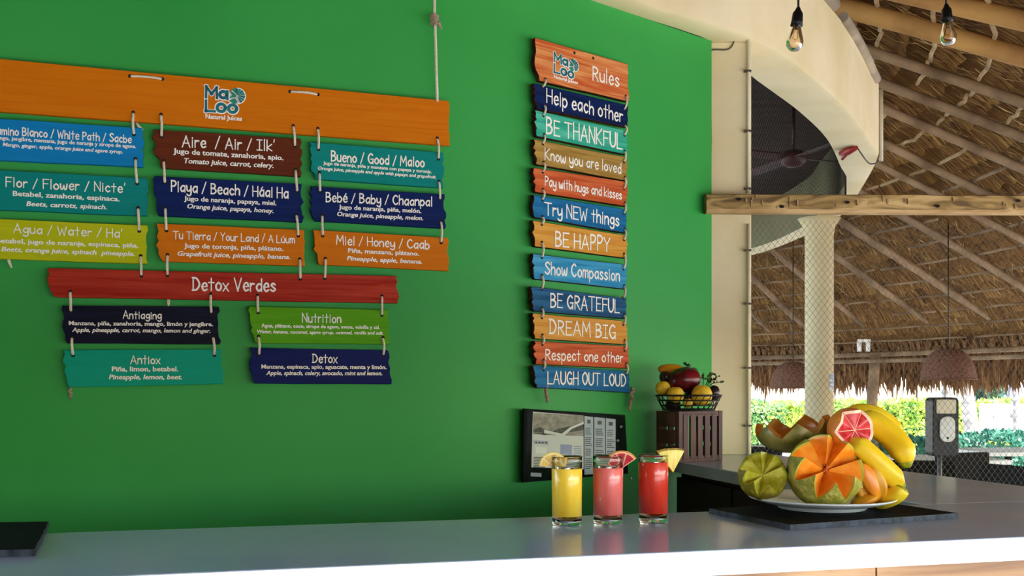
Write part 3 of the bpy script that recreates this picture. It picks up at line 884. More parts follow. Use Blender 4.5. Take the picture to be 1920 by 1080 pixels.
for k in range(6): quadp(mb, [(1075, 838 + k * 4), (1090, 838.6 + k * 4), (1090, 836.6 + k * 4), (1075, 836 + k * 4)], -.0013, 6)
for k in range(7): quadp(mb, [(1000, 858 + k * 3), (1022, 858.6 + k * 3), (1022, 857 + k * 3), (1000, 856.4 + k * 3)], -.0013, 4)
mb.build('printed_sheet', [M['paper'], M['photo'], M['photo2'], M['paper2'], M['print'], M['white'], M['lilac']], ph)
for (xa, xb, yt, yb, rows_) in ((1095.5, 1112, 780, 890, 22), (1114, 1134, 782, 888, 22), (1135.5, 1154, 784, 886, 22)):
    mb = MB()
    quadp(mb, [(xa, yb), (xb, yb - 1), (xb, yt + 2), (xa, yt)], -.0006, 0)
    w_ = xb - xa
    quadp(mb, [(xa + w_ * .3, yt + 14), (xa + w_ * .7, yt + 14), (xa + w_ * .7, yt + 7), (xa + w_ * .3, yt + 7)], -.001, 1)
    R3 = random.Random(int(xa))
    for k in range(rows_):
        y = yt + 22 + k * 3.6
        if k in (4, 10, 15): continue
        x2 = xa + w_ * R3.uniform(.6, .9)
        quadp(mb, [(xa + w_ * .1, y + 1.6), (x2, y + 1.6), (x2, y), (xa + w_ * .1, y)], -.001, 1)
    mb.build('text_column', [M['paper2'], M['print']], ph)
mb = MB()
quadp(mb, [(995, 893), (1015, 894), (1015, 887), (995, 886)], -.0006); mb.build('small_card', M['paper2'], ph)
mb = MB(); mb.prism([LP(*p) for p in ((986, 902), (1174, 885), (1169, 781), (987, 770))], -0.006, -0.003)
mb.build('clear_cover', M['acrylic'], ph, recalc=True)
for (x, y) in ((1162, 800), (1156, 826), (1180, 897)):
    mb = MB(); q = LP(x, y); mb.lathe([(0, .006), (.005, .005), (.006, 0)], 12, c=(0, 0, 0))
    s_ = mb.build('screw', M['steel'], ph, (q[0], -.006, q[1]), rot=(pi / 2, 0, 0))

# ------------------------------------------------------------------ slates on the bar
def slate(pts, name, label, th=0.012):
    """pts: corner points on the worktop, counter-clockwise from above"""
    c = sum((Vector(p) for p in pts), Vector()) / len(pts); mb = MB()
    P = [Vector(p) - c for p in pts]; n = len(P)
    ring_ = []
    R4 = random.Random(3)
    for i in range(n):
        a, b_ = P[i], P[(i + 1) % n]
        for k in range(14):
            q = a.lerp(b_, k / 14); ou = q.normalized() * R4.uniform(-.0015, .0015) if k else Vector()
            ring_.append(q + ou)
    m_ = len(ring_); b = len(mb.v)
    mb.v += [(q.x, q.y, 0.0) for q in ring_] + [(q.x * .997, q.y * .997, th) for q in ring_]
    mb.face(range(b + m_, b + 2 * m_), 0); mb.face(range(b + m_ - 1, b - 1, -1), 0)
    for i in range(m_): mb.face((b + i, b + (i + 1) % m_, b + m_ + (i + 1) % m_, b + m_ + i), 1)
    o = mb.build(name, [M['slate'], M['slate_edge']], None, (c.x, c.y, CZ + 0.0003))
    return tag(o, label, 'slate board')
fl, fr, bl = on_z(1482, 995, CZ), on_z(1797, 972, CZ), on_z(1329, 963, CZ)
br = fr + (bl - fl) * 0.93
slate([fl, fr, br, bl], 'slate_board', 'black slate board under the plate of carved fruit')
a1, a2 = on_z(65, 1043, CZ), on_z(92, 988.5, CZ)
dv = (a2 - a1); px_ = Vector((dv.y, -dv.x, 0))
lf = Vector((-1, -0.12, 0)).normalized() * .34
slate([a1 + lf, a1, a2, a2 + lf], 'slate_board', 'black slate board lying at the left end of the bar')

# ------------------------------------------------------------------ juices
def juice(px, py, name, label, col1, col2, level, r0=.0335):
    b = on_z(px, py, CZ)
    root = empty(name, (b.x, b.y, CZ + .0004), 0, label, 'glass of juice')
    h = .148
    rl = r0 * .965 + (r0 - r0 * .965) * (level - .02) / (h - .02)      # outer radius at the level of the juice
    mb = MB()
    mb.lathe([(0, 0), (r0 * .93, 0), (r0 * .96, .002), (r0 * .965, .0185), (0, .0185)], 48)
    mb.build('glass_base', M['glass'], root, merge=True, recalc=True)
    mb = MB()
    mb.lathe([(rl, level), (r0, h - .001), (r0 - .0008, h), (r0 - .0018, h - .001), (rl - .0018, level)], 48, closed=True)
    mb.build('glass_rim', M['glass'], root, merge=True, recalc=True)
    mj = mat(name + '_colour', col1, col2, rough=0.35, scale=(50, 50, 14), detail=5, sss=0.12, coat=0.6)
    top = rl - .0002
    mb = MB(); mb.lathe([(0, .0187), (r0 * .965, .0187), (rl, level - .002), (top - .001, level), (top * .6, level + .0003), (0, level)], 48)
    mb.build('juice', mj, root, merge=True, recalc=True)
    top -= .002
    mb = MB(); mb.lathe([(0, .0018), (top * .8, .0018), (top, .0012), (top, .0005), (0, .0005)], 40, c=(0, 0, level))
    mf = mat(name + '_foam', col2, col2, rough=0.5, scale=(300, 300, 300))
    mb.build('foam', mf, root)
    return root, b
gy, by = juice(1063, 983, 'yellow_juice', 'tall glass of yellow juice with a lemon slice on the rim', '#FFC81C', '#FFD94C', .122)
gp, bp_ = juice(1140, 980, 'pink_juice', 'tall glass of pink juice in the middle of three', '#EA6258', '#F2807A', .122)
gr_, br_ = juice(1225, 977, 'red_juice', 'tall glass of red juice with a pineapple wedge on the rim', '#D02A12', '#E03E24', .132)

M['lemon_rind'] = mat('lemon_rind', '#E9C51C', '#F4DA4A', rough=0.4, scale=(200, 200, 200), bump=0.2)
M['pith'] = mat('citrus_pith', '#F3E6B8', '#F8F0D2', rough=0.6)
M['lemon_flesh'] = mat('lemon_flesh', '#DDA40E', '#EDBE28', rough=0.25, scale=(120, 120, 120), sss=0.2)
M['grape_flesh'] = mat('grapefruit_flesh', '#B81B22', '#DA4A4C', rough=0.22, scale=(70, 70, 70), sss=0.2, detail=6)
M['grape_rind'] = mat('grapefruit_rind', '#DE7A1C', '#F0A040', rough=0.4, scale=(30, 30, 30), bump=0.2, bscale=(250, 250, 250))
M['grape_pith'] = mat('grapefruit_pith', '#F0B89A', '#F6D2B8', rough=0.5)
M['pine_flesh'] = mat('pineapple_flesh', '#E2C62C', '#F2E274', rough=0.35, scale=(120, 120, 30), sss=0.2)
M['pine_rind'] = mat('pineapple_rind', '#5E4A12', '#B58A1A', rough=0.6, scale=(90, 90, 90), bump=0.6)

def disc_slice(name, label, loc, R, a0, a1, th, rz, mats, parts, nseg=5, tilt=0.0):
    """citrus slice standing upright: rind ring, pith and juicy segments between angles a0,a1"""
    root = empty(name, loc, rz, label, 'fruit garnish'); root.rotation_euler = (0, tilt, rz)
    def sector(r1, r2, b0, b1, y0, y1, n=18):
        mb = MB(); A = [b0 + (b1 - b0) * k / n for k in range(n + 1)]
        out = [(r2 * cos(a), r2 * sin(a)) for a in A]
        out += [(r1 * cos(a), r1 * sin(a)) for a in reversed(A)] if r1 > 1e-5 else [(0, 0)]
        mb.prism(out, y0, y1); return mb
    sector(R * .93, R, a0, a1, -th / 2, th / 2).build(parts[0], mats[0], root, recalc=True)
    sector(0, R * .93, a0, a1, -th / 2 * .9, th / 2 * .9).build('pith', mats[1], root, recalc=True)
    mb = MB(); da = (a1 - a0) / nseg
    for k in range(nseg):
        b0 = a0 + da * k + .06; b1 = a0 + da * (k + 1) - .06
        A = [b0 + (b1 - b0) * j / 6 for j in range(7)]
        mid = (b0 + b1) / 2
        out = [(R * .85 * cos(a), R * .85 * sin(a)) for a in A] + [(R * .1 * cos(mid), R * .1 * sin(mid))]
        mb.prism(out, -th / 2 - .0006, th / 2 + .0006)
    mb.build('flesh', mats[2], root, recalc=True)
    return root
q = at(1038, 875, by.y)
disc_slice('lemon_slice', 'half slice of lemon perched on the left rim of the yellow juice', (q.x, q.y, q.z), .0315, radians(2), radians(180), .007, 0.05,
           (M['lemon_rind'], M['pith'], M['lemon_flesh']), ('rind',), 5, tilt=radians(2))
q = at(1166, 878, bp_.y)
disc_slice('grapefruit_wedge', 'wedge of red grapefruit perched on the right rim of the pink juice', (q.x, q.y, q.z), .039, radians(35), radians(148), .012, -0.1,
           (M['grape_rind'], M['grape_pith'], M['grape_flesh']), ('rind',), 3, tilt=0)
q = at(1257, 862, br_.y)
pr = empty('pineapple_wedge', (q.x, q.y, q.z), 0.12, 'wedge of yellow pineapple perched on the right rim of the red juice', 'fruit garnish')
sc = br_.y / FPX
tri = [(-24 * sc, 16 * sc), (4 * sc, -23 * sc), (26 * sc, 17 * sc)]
tri = [(4 * sc, -24 * sc), (26 * sc, 17 * sc), (10 * sc, 19 * sc), (-8 * sc, 18 * sc), (-25 * sc, 14 * sc)]
mb = MB(); mb.prism(tri, -.006, .006); bevel(mb.build('flesh', M['pine_flesh'], pr, recalc=True), .001)
mb = MB(); mb.prism([(26 * sc, 17 * sc), (24 * sc, 21 * sc), (8 * sc, 22 * sc), (-9 * sc, 21.5 * sc), (-28 * sc, 17 * sc), (-25 * sc, 13.5 * sc), (-8 * sc, 18 * sc), (10 * sc, 19 * sc)], -.0065, .0065)
mb.build('rind', M['pine_rind'], pr, recalc=True)
# ------------------------------------------------------------------ plate of carved fruit
PC = Vector((0.735, 2.365, CZ + 0.0128))
plate = empty('plate', PC, 0, 'shallow white plate holding the carved fruit', 'plate')
mb = MB()
mb.lathe([(0, .004), (.092, .004), (.095, .0), (.101, .0), (.104, .006), (.135, .013), (.166, .0225), (.170, .0255), (.168, .0275), (.163, .0265), (.132, .018), (.105, .011), (0, .009)], 64)
mb.build('dish', M['porcelain'], plate, merge=True, recalc=True)

def frame_rot(face, roll=0.0):
    """rotation taking local +z to face, with local +y kept up, then rolled about the face axis"""
    z = Vector(face).normalized(); up = Vector((0, 0, 1))
    x = up.cross(z).normalized(); y = z.cross(x)
    Mx = Matrix((x, y, z)).transposed()
    return Mx @ Matrix.Rotation(roll, 3, 'Z')

def zig_fruit(name, label, c, R, face, n, tip, val, mats, roll=0.0, centre=0.0, hollow=0.0, sub=5, squash=1.0, cat='fruit', zig_pow=1.0, rim=0.06, bump=0.0, names=('rind', 'flesh'), cav=None):
    """fruit cut round with a zigzag knife line: rind below the line, cut faces running to the centre"""
    root = empty(name, c, 0, label, cat)
    Rm = frame_rot(face, roll)
    def pt(a, ph, r):
        q = Vector((sin(a) * cos(ph), sin(a) * sin(ph), cos(a) * squash)) * r
        if bump: q *= 1 + bump * mnoise.noise(q * (3.0 / R))
        return Rm @ q
    cols = n * 2 * sub
    def ab(j):
        k = (j % (2 * sub)) / sub
        k = k if k <= 1 else 2 - k
        return radians(tip + (val - tip) * (k ** zig_pow))
    rows = []
    for i in range(15):
        t = i / 14
        rows.append([pt(ab(j) + (pi - ab(j)) * t ** 0.9 if i < 14 else pi - .001, 2 * pi * j / cols, R) for j in range(cols)])
    mb = MB(); mb.grid(rows, 0, True, wrap=True)
    rind = mb.build(names[0], mats[0], root)
    edge = [pt(ab(j), 2 * pi * j / cols, R) for j in range(cols)]
    mb = MB()
    if hollow:
        th = hollow
        inn = [pt(ab(j), 2 * pi * j / cols, R - th) for j in range(cols)]
        mid = [e_.lerp(i_, .2) for e_, i_ in zip(edge, inn)]
        mb.grid([edge, mid, inn], lambda i, j: 0 if i == 0 else 1, False, wrap=True)
        ir = []
        for i in range(12):
            t = i / 11
            ir.append([pt(ab(j) + (pi - ab(j)) * t if i < 11 else pi - .001, 2 * pi * j / cols, (R - th)) for j in range(cols)])
        mb.grid(ir, 1, True, wrap=True)
    else:
        C = Rm @ Vector((0, 0, centre))
        rr = [edge, [e_.lerp(C, rim) for e_ in edge], [e_.lerp(C, .45) for e_ in edge], [e_.lerp(C, .88) for e_ in edge], [C + (e_ - C) * .01 for e_ in edge]]
        mb.grid(rr, lambda i, j: 0 if i == 0 else 1, False, wrap=True)
    fl_ = mb.build(names[1], [mats[1], mats[2]], root)
    if cav:
        mb = MB(); C = Rm @ Vector((0, 0, centre)); R5 = random.Random(5)
        for k in range(16):
            a = R5.uniform(0, 2 * pi); rr_ = R5.uniform(0, .13) * R
            o_ = C + Rm @ Vector((rr_ * cos(a), rr_ * sin(a), R5.uniform(0.0, .10) * R))
            s_ = R5.uniform(.02, .06) * R
            mb.grid([[o_ + Vector((cos(p) * sin(t) * s_, sin(p) * sin(t) * s_ * 1.3, cos(t) * s_)) for p in [2 * pi * q / 6 for q in range(6)]] for t in [.01, pi * .33, pi * .66, pi - .01]], 0, True, wrap=True)
        mb.build('core', cav, root)
    return root
M['melon_rind'] = mat('cantaloupe_rind', '#8E8A30', '#CCC266', rough=0.5, scale=(45, 45, 45), detail=6, bump=0.5, c3='#A8A442', bscale=(120, 120, 120))
M['melon_edge'] = mat('cantaloupe_green_edge', '#A8B030', '#C6C648', rough=0.4, scale=(30, 30, 30))
M['melon_flesh'] = mat('cantaloupe_flesh', '#F28A16', '#FFAE42', rough=0.28, scale=(35, 35, 35), sss=0.25)
M['melon_core'] = mat('cantaloupe_core', '#A8420E', '#D86A18', rough=0.4, scale=(60, 60, 60))
M['lime_rind'] = mat('yellow_green_skin', '#7E6A1A', '#B09C30', rough=0.5, scale=(50, 50, 50), bump=0.4, c3='#8A7A1C')
M['lime_edge'] = mat('green_skin_edge', '#8A9420', '#B0B838', rough=0.4)
M['lime_flesh'] = mat('yellow_green_flesh', '#B8B02C', '#E4DA66', rough=0.22, scale=(40, 40, 40), sss=0.2)
M['honey_rind'] = mat('green_melon_rind', '#6A6228', '#B4A45A', rough=0.35, scale=(18, 18, 18), detail=5, c3='#928444', bump=0.2)
M['honey_flesh'] = mat('amber_melon_flesh', '#B8681E', '#DC983E', rough=0.3, scale=(30, 30, 30), sss=0.2)
M['pap_rind'] = mat('papaya_skin', '#E6951E', '#F6BC3C', rough=0.4, scale=(14, 14, 14), c3='#E29A20')
M['pap_flesh'] = mat('papaya_flesh', '#EC861C', '#F79E38', rough=0.3, scale=(30, 30, 30), sss=0.2)
M['banana'] = mat('banana_peel', '#F0C00C', '#FBD930', rough=0.42, scale=(14, 14, 14), detail=5)
M['banana_tip'] = mat('banana_green_tip', '#7C8A14', '#B4A81C', rough=0.5, scale=(60, 60, 60))
M['banana_dark'] = mat('banana_brown_end', '#3A2A0E', '#5C4418', rough=0.7)

def foot(px, py, Y): return at(px, py, Y)
zig_fruit('carved_cantaloupe', 'large orange cantaloupe cut in a star, at the front of the plate', at(1546, 884, 2.30), .0855, (.04, -.82, .57), 8, 47, 84,
          (M['melon_rind'], M['melon_edge'], M['melon_flesh']), roll=radians(-3), centre=.004, cav=M['melon_core'], rim=.05, cat='melon')
zig_fruit('carved_green_fruit', 'yellow green star-cut fruit at the left of the plate', at(1430, 892, 2.32), .0565, (-.10, -.84, .52), 8, 48, 84,
          (M['lime_rind'], M['lime_edge'], M['lime_flesh']), roll=radians(8), centre=.002, rim=.08, bump=.06)
zig_fruit('melon_bowl', 'hollowed green melon half with a zigzag rim, behind at the top left', at(1489, 803, 2.45), .094, (-.15, -.06, 1), 7, 68, 101,
          (M['honey_rind'], M['honey_flesh'], M['honey_flesh']), roll=radians(20), hollow=.016, squash=.62, cat='melon')
GFD = (.24, -1, .02)
gf = zig_fruit('grapefruit_half', 'red grapefruit half with a petal edge, on top of the fruit', at(1594, 806, 2.34), .0525, GFD, 6, 60, 74,
          (M['grape_rind'], M['grape_pith'], M['grape_flesh']), roll=radians(35), centre=.018, rim=.15, zig_pow=1.6, cat='grapefruit')
# pale membranes between the red segments
mb = MB(); Rm = frame_rot(GFD, radians(35))
for k in range(6):
    a = 2 * pi * (k + .5) / 6; C = Rm @ Vector((0, 0, .0190))
    e_ = Rm @ (Vector((sin(radians(73)) * cos(a), sin(radians(73)) * sin(a), cos(radians(73)))) * .0490)
    mb.tube([C, C.lerp(e_, .5) + Rm @ Vector((0, 0, .0012)), e_ + Rm @ Vector((0, 0, .001))], [.0012, .0007, .0014], 6)
mb.build('membrane', M['grape_pith'], gf)

def banana(name, label, pts, r, group=None, cat='banana', flat=.92, tipn=(.25, .35)):
    P = [Vector(p) for p in pts]; c = P[0]
    root = empty(name, c, 0, label, cat, group)
    C = resample(crom([p - c for p in P], 10), 25)
    def rad(t):
        return r * min(1.0, (max(t, 0) / .16 * .75 + tipn[0])) * min(1.0, ((1 - t) / .22 * .75 + tipn[1]))
    def ring(i0, i1, m, nm):
        mb = MB(); rows = []
        for i in range(i0, i1 + 1):
            t = (C[min(i + 1, 24)] - C[max(i - 1, 0)]).normalized()
            u = t.cross(Vector((0, 1, 0))).normalized(); w_ = t.cross(u)
            rr = rad(i / 24)
            rows.append([C[i] + (u * cos(a) + w_ * sin(a)) * rr * (1 + .05 * cos(5 * a)) for a in [2 * pi * k / 25 for k in range(25)]])
        mb.grid(rows, 0, True, wrap=True)
        b = 0; mb.face(range(24, -1, -1)); e2 = (len(rows) - 1) * 25; mb.face([e2 + k for k in range(25)])
        return mb.build(nm, m, root, recalc=True)
    ring(0, 22, M['banana'], 'peel')
    ring(22, 24, M['banana_tip'], 'tip')
    return root
GB = 'bananas on the fruit plate'
banana('banana', 'upper big yellow banana curving down the right side of the fruit', [at(1600, 787, 2.42), at(1640, 797, 2.40), at(1674, 822, 2.38), at(1694, 850, 2.36), at(1700, 876, 2.36)], .030, GB)
banana('banana', 'lower yellow banana lying across the papaya', [at(1592, 822, 2.33), at(1622, 846, 2.31), at(1655, 876, 2.31), at(1680, 900, 2.32), at(1692, 912, 2.33)], .0245, GB)
banana('banana', 'banana mostly hidden behind the grapefruit half', [at(1580, 785, 2.47), at(1622, 779, 2.46), at(1655, 792, 2.45), at(1690, 826, 2.44)], .028, GB)
banana('banana', 'short banana end with a dark stem at the right rim of the plate', [at(1640, 938, 2.36), at(1660, 936, 2.33), at(1681, 926, 2.31), at(1690, 914, 2.31)], .021, GB, tipn=(.3, .75))
mb = MB(); q = at(1691, 921, 2.287); mb.lathe([(0, .004), (.004, .003), (.005, 0), (.004, -.002)], 10)
# papaya half
pc = at(1625, 900, 2.315)
pap = empty('papaya_half', pc, 0, 'orange papaya half tucked under the bananas', 'papaya')
def ell(mb, rx, ry, rz_, Rm=None, n=28, m=18, f=None, mi=0, c=(0, 0, 0), t0=0.001, t1=pi - .001):
    rows = []
    for i in range(m):
        t = t0 + (t1 - t0) * i / (m - 1)
        row = []
        for k in range(n):
            a = 2 * pi * k / n
            q = Vector((rx * sin(t) * cos(a), ry * sin(t) * sin(a), rz_ * cos(t)))
            if f: q = f(q, t, a)
            if Rm: q = Rm @ q
            row.append(q + Vector(c))
        rows.append(row)
    mb.grid(rows, mi, True, wrap=True)
Rt = Matrix.Rotation(radians(-24), 3, 'Y')
mb = MB(); ell(mb, .040, .040, .058, Rt, f=lambda q, t, a: Vector((q.x * (1.0 - .18 * cos(t)), q.y * (1 - .18 * cos(t)) + (.012 if (a > 3.9 and a < 5.2) else 0), q.z)))
mb.build('skin', M['pap_rind'], pap)
mb = MB(); ell(mb, .017, .010, .040, Rt, c=(-.006, -.034, .004)); mb.build('flesh', M['pap_flesh'], pap)
mb = MB(); ell(mb, .034, .030, .014, Rt, c=(-.010, -.012, -.046)); mb.build('cut_edge', M['pap_rind'], pap)
# a pale melon slice between the cantaloupe and papaya
q = at(1614, 898, 2.29)
ms = empty('melon_slice', q, 0, 'pale rind-edged melon slice between the cantaloupe and the papaya', 'melon')
mb = MB(); mb.prism([(-.006, -.020), (.003, -.022), (.008, .0), (.006, .020), (-.001, .022), (-.002, 0)], -.005, .02)
bevel(mb.build('flesh', M['pine_flesh'], ms, recalc=True), .0015)

# ------------------------------------------------------------------ crate with the wire fruit basket
kA, kB, kC_ = Vector((0.668, 3.985, 0)), Vector((0.872, 4.12, 0)), None
kd = (kB - kA).normalized(); kn = Vector((-kd.y, kd.x, 0))
CW, CDp, CH = (kB - kA).length, .135, .206
crate = empty('wooden_crate', (kA.x, kA.y, CZ), atan2(kd.y, kd.x), 'dark slatted wooden crate standing on the side counter by the pillar', 'crate')
def slat(lo, hi, nm):
    mb = MB(); mb.box(lo, hi); return bevel(mb.build(nm, M['crate'], crate), .0012, 1)
T = .009
for x in (0, CW - .022):
    for y in (0, CDp - .018):
        slat((x, y, 0), (x + .022, y + .018, CH), 'corner_post')
for k in range(5):
    x = .024 + (CW - .046) * k / 5
    slat((x, -.001, .012), (x + (CW - .046) / 5 - .011, T, CH - .012), 'front_slat')
    slat((x, CDp - T, .012), (x + (CW - .046) / 5 - .014, CDp, CH - .012), 'rear_slat')
slat((.022, 0.001, 0), (CW - .022, .016, .024), 'bottom_rail'); slat((.022, 0.001, CH - .022), (CW - .022, .016, CH), 'top_rail')
for k in range(3):
    slat((-.002, .019, .006 + k * .068), (.008, CDp - .019, .006 + k * .068 + .056), 'side_slat')
    slat((CW - .008, .019, .006 + k * .068), (CW + .002, CDp - .019, .006 + k * .068 + .050), 'side_slat')
slat((.006, .016, .001), (CW - .006, CDp - .01, .010), 'floor_board'); slat((.006, .016, CH - .010), (CW - .006, CDp - .01, CH - .001), 'top_board')
cm = crate.matrix_world.copy() if False else Matrix.Translation((kA.x, kA.y, CZ)) @ Matrix.Rotation(atan2(kd.y, kd.x), 4, 'Z')
def cw(x, y, z): return cm @ Vector((x, y, z))
banana('banana', 'banana standing inside the wooden crate, seen between its slats', [cw(.135, .06, .016), cw(.150, .062, .07), cw(.142, .065, .13)], .016)
tag(bpy.data.objects[-1] if False else crate, None)
mb = MB(); ell(mb, .028, .028, .027); ap = mb.build('apple', mat('red_apple_skin', '#7A0F12', '#B3352A', rough=0.3, scale=(30, 30, 8)), None, cw(.05, .065, .040))
tag(ap, 'red fruit inside the dark wooden crate', 'apple')

BZ = CZ + CH + .001
bc = at(1291, 760, 4.085); bc.z = BZ
bask = empty('wire_basket', bc, 0, 'black wire basket full of fruit on the wooden crate', 'basket')
def brow(r, z, rad=.0028, nm='wire_ring'):
    mb = MB(); mb.tube([(r * cos(a), r * sin(a), z) for a in [2 * pi * k / 40 for k in range(41)]], rad, 6, caps=False)
    return mb.build(nm, M['wire'], bask)
brow(.132, .062, .0042, 'rim'); brow(.124, .042); brow(.114, .022); brow(.104, .004, .004, 'base_ring')
for k in range(26):
    a = 2 * pi * k / 26; b_ = a + .22
    mb = MB(); mb.tube([(.104 * cos(a), .104 * sin(a), .004), (.118 * cos(a + .11), .118 * sin(a + .11), .032), (.132 * cos(b_), .132 * sin(b_), .062)], .0019, 5)
    mb.build('wire_rib', M['wire'], bask)
mb = MB()
for k in range(9):
    x = -.09 + .0225 * k; y = math.sqrt(max(0, .103 ** 2 - x * x)); mb.tube([(x, -y, .004), (x, y, .004)], .0016, 5)
mb.build('wire_floor', M['wire'], bask)
M['yfruit'] = mat('yellow_fruit_skin', '#D8AA1A', '#F0CC40', rough=0.4, scale=(25, 25, 25))
M['mango'] = mat('dark_mango_skin', '#2C0A0E', '#7A1420', rough=0.22, scale=(14, 14, 14), c3='#4A1012')
M['plum'] = mat('dark_plum_skin', '#150A12', '#2E1420', rough=0.3, scale=(20, 20, 20))
M['oran'] = mat('golden_papaya_skin', '#C87A12', '#E8A81E', rough=0.4, scale=(12, 12, 12))
M['leaf'] = mat('dark_leaf', '#1E3A12', '#3F6A24', rough=0.5, scale=(30, 30, 30), transl=0.25)
M['stem'] = mat('brown_stem', '#3A2A14', '#5C4626', rough=0.8)
def fruit(px, py, Y, rx, ry, rz_, m, name, label, cat, tilt=0.0, stem=True, group=None):
    c = at(px, py, Y); root = empty(name, c, 0, label, cat, group)
    Rm = Matrix.Rotation(tilt, 3, 'Y')
    mb = MB(); ell(mb, rx, ry, rz_, Rm, f=lambda q, t, a: q * (1 - .10 * math.exp(-(t / .28) ** 2)))
    mb.build('skin', m, root)
    if stem:
        mb = MB(); tp = Rm @ Vector((0, 0, rz_ * .88)); mb.tube([tp, tp + Rm @ Vector((.002, 0, .012))], [.0026, .0018], 6); mb.build('stem', M['stem'], root)
    return root
YB = 4.085
fruit(1283, 712, YB - .005, .052, .050, .070, M['mango'], 'mango', 'large dark red mango in the middle of the basket', 'mango', radians(80))
fruit(1263, 695, YB + .05, .027, .027, .066, M['oran'], 'papaya', 'golden papaya lying at the top of the basket behind the mango', 'papaya', radians(97))
fruit(1243, 728, YB - .02, .031, .031, .031, M['yfruit'], 'yellow_apple', 'yellow apple at the left end of the basket', 'apple')
fruit(1267, 740, YB - .075, .034, .033, .033, M['yfruit'], 'yellow_orange', 'round yellow fruit at the front of the basket, left of the bigger one', 'fruit', stem=False)
fruit(1316, 741, YB - .065, .042, .038, .044, M['yfruit'], 'yellow_grapefruit', 'biggest yellow fruit, at the front right of the basket', 'fruit', stem=False)
fruit(1338, 737, YB + .0, .024, .026, .034, M['plum'], 'plum', 'dark plum at the right end of the basket', 'plum', radians(10), stem=False)
fruit(1290, 756, YB - .06, .022, .024, .020, M['yfruit'], 'lime', 'small yellow fruit low in the basket between two bigger ones', 'fruit', stem=False)
fruit(1262, 760, YB + .0, .032, .032, .026, M['plum'], 'plum', 'dark fruit at the bottom left inside the basket', 'plum', stem=False)
fruit(1300, 745, YB + .045, .040, .036, .036, M['plum'], 'plum', 'dark fruit behind the yellow ones in the middle of the basket', 'plum', stem=False)
fruit(1247, 707, YB + .02, .024, .03, .026, M['plum'], 'plum', 'dark fruit below the golden papaya at the left', 'plum', stem=False)
sp = at(1318, 735, YB + .02)
sprig = empty('leafy_sprig', sp, 0, 'leafy green sprig sticking out of the basket on the right', 'plant')
R6 = random.Random(4)
for k, (tx, ty) in enumerate(((1338, 700), (1352, 716), (1333, 712), (1320, 703), (1346, 706), (1300, 692), (1289, 683))):
    e_ = at(tx, ty, YB + R6.uniform(-.03, .05)) - sp; s0 = Vector((0, 0, 0)) if k < 5 else Vector((-.05, .03, .06))
    mb = MB(); m_ = s0.lerp(e_, .5) + Vector((0, 0, .012)); pp = crom([s0, m_, e_], 5); mb.tube(pp, .0016, 5); st_ = mb.build('stalk', M['stem'], sprig)
    for j in range(5):
        c = pp[-1 - j]; d = (pp[-1] - pp[-3]).normalized(); sd = Vector((R6.uniform(-1, 1), R6.uniform(-.6, .6), R6.uniform(-.4, .6))).normalized(); L_ = R6.uniform(.012, .022)
        d = (d * .5 + sd).normalized(); wv = d.cross(Vector((R6.uniform(-.3, .3), 1, R6.uniform(-.3, .3)))).normalized() * L_ * .36
        mb = MB(); mb.v += [tuple(c), tuple(c + d * L_ * .5 + wv), tuple(c + d * L_), tuple(c + d * L_ * .5 - wv)]; mb.face((0, 1, 2, 3)); mb.build('leaf', M['leaf'], sprig)

# ------------------------------------------------------------------ beam, conduits and string lights
BY = 4.375
bl, br2 = at(1325, 362, BY), at(1325, 400, BY)
beam = empty('hewn_beam', (bl.x, BY, br2.z), radians(1.2), 'rough hewn wooden beam fixed across the pillar', 'beam')
mb = MB(); R7 = random.Random(11)
rows = []; BL, BH, BT = 2.7, bl.z - br2.z, .085
for i in range(90):
    x = BL * i / 89
    jz = .004 * mnoise.noise(Vector((x * 6, 0, 1))); jy = .006 * mnoise.noise(Vector((x * 7, 3, 0)))
    c4 = [(x, jy, .004 + jz * .5), (x, jy - .001, BH * .22), (x, jy + .001, BH * .6), (x, jy + .004, BH - .006 + jz), (x, .02, BH + jz), (x, BT - .01, BH + jz), (x, BT, BH - .01), (x, BT, .01), (x, .02, 0)]
    rows.append(c4)
mb.grid(rows, lambda i, j: 1 if j in (0, 8) else 0, False, wrap=True)
mb.face(range(8, -1, -1)); mb.face([89 * 9 + j for j in range(9)])
mb.build('timber', [M['beam'], M['beamlow']], beam, recalc=True)
mb = MB()
for k in range(26):
    x = .05 + 1.65 * R7.random(); z = BH * R7.uniform(.3, .85); w_ = R7.uniform(.002, .007); h_ = R7.uniform(.004, .018)
    mb.box((x, -.007, z - h_), (x + w_, .004, z + h_))
mb.build('paint_splash', M['batten'], beam)
mb = MB()
for x, z in ((.14, .062), (.62, .05), (1.02, .035), (.33, .03), (1.38, .06)):
    mb.poly([(x + .012 * cos(a), -.0068, z + .007 * sin(a)) for a in [2 * pi * k / 10 for k in range(10)]])
mb.build('knot', M['hole'], beam)

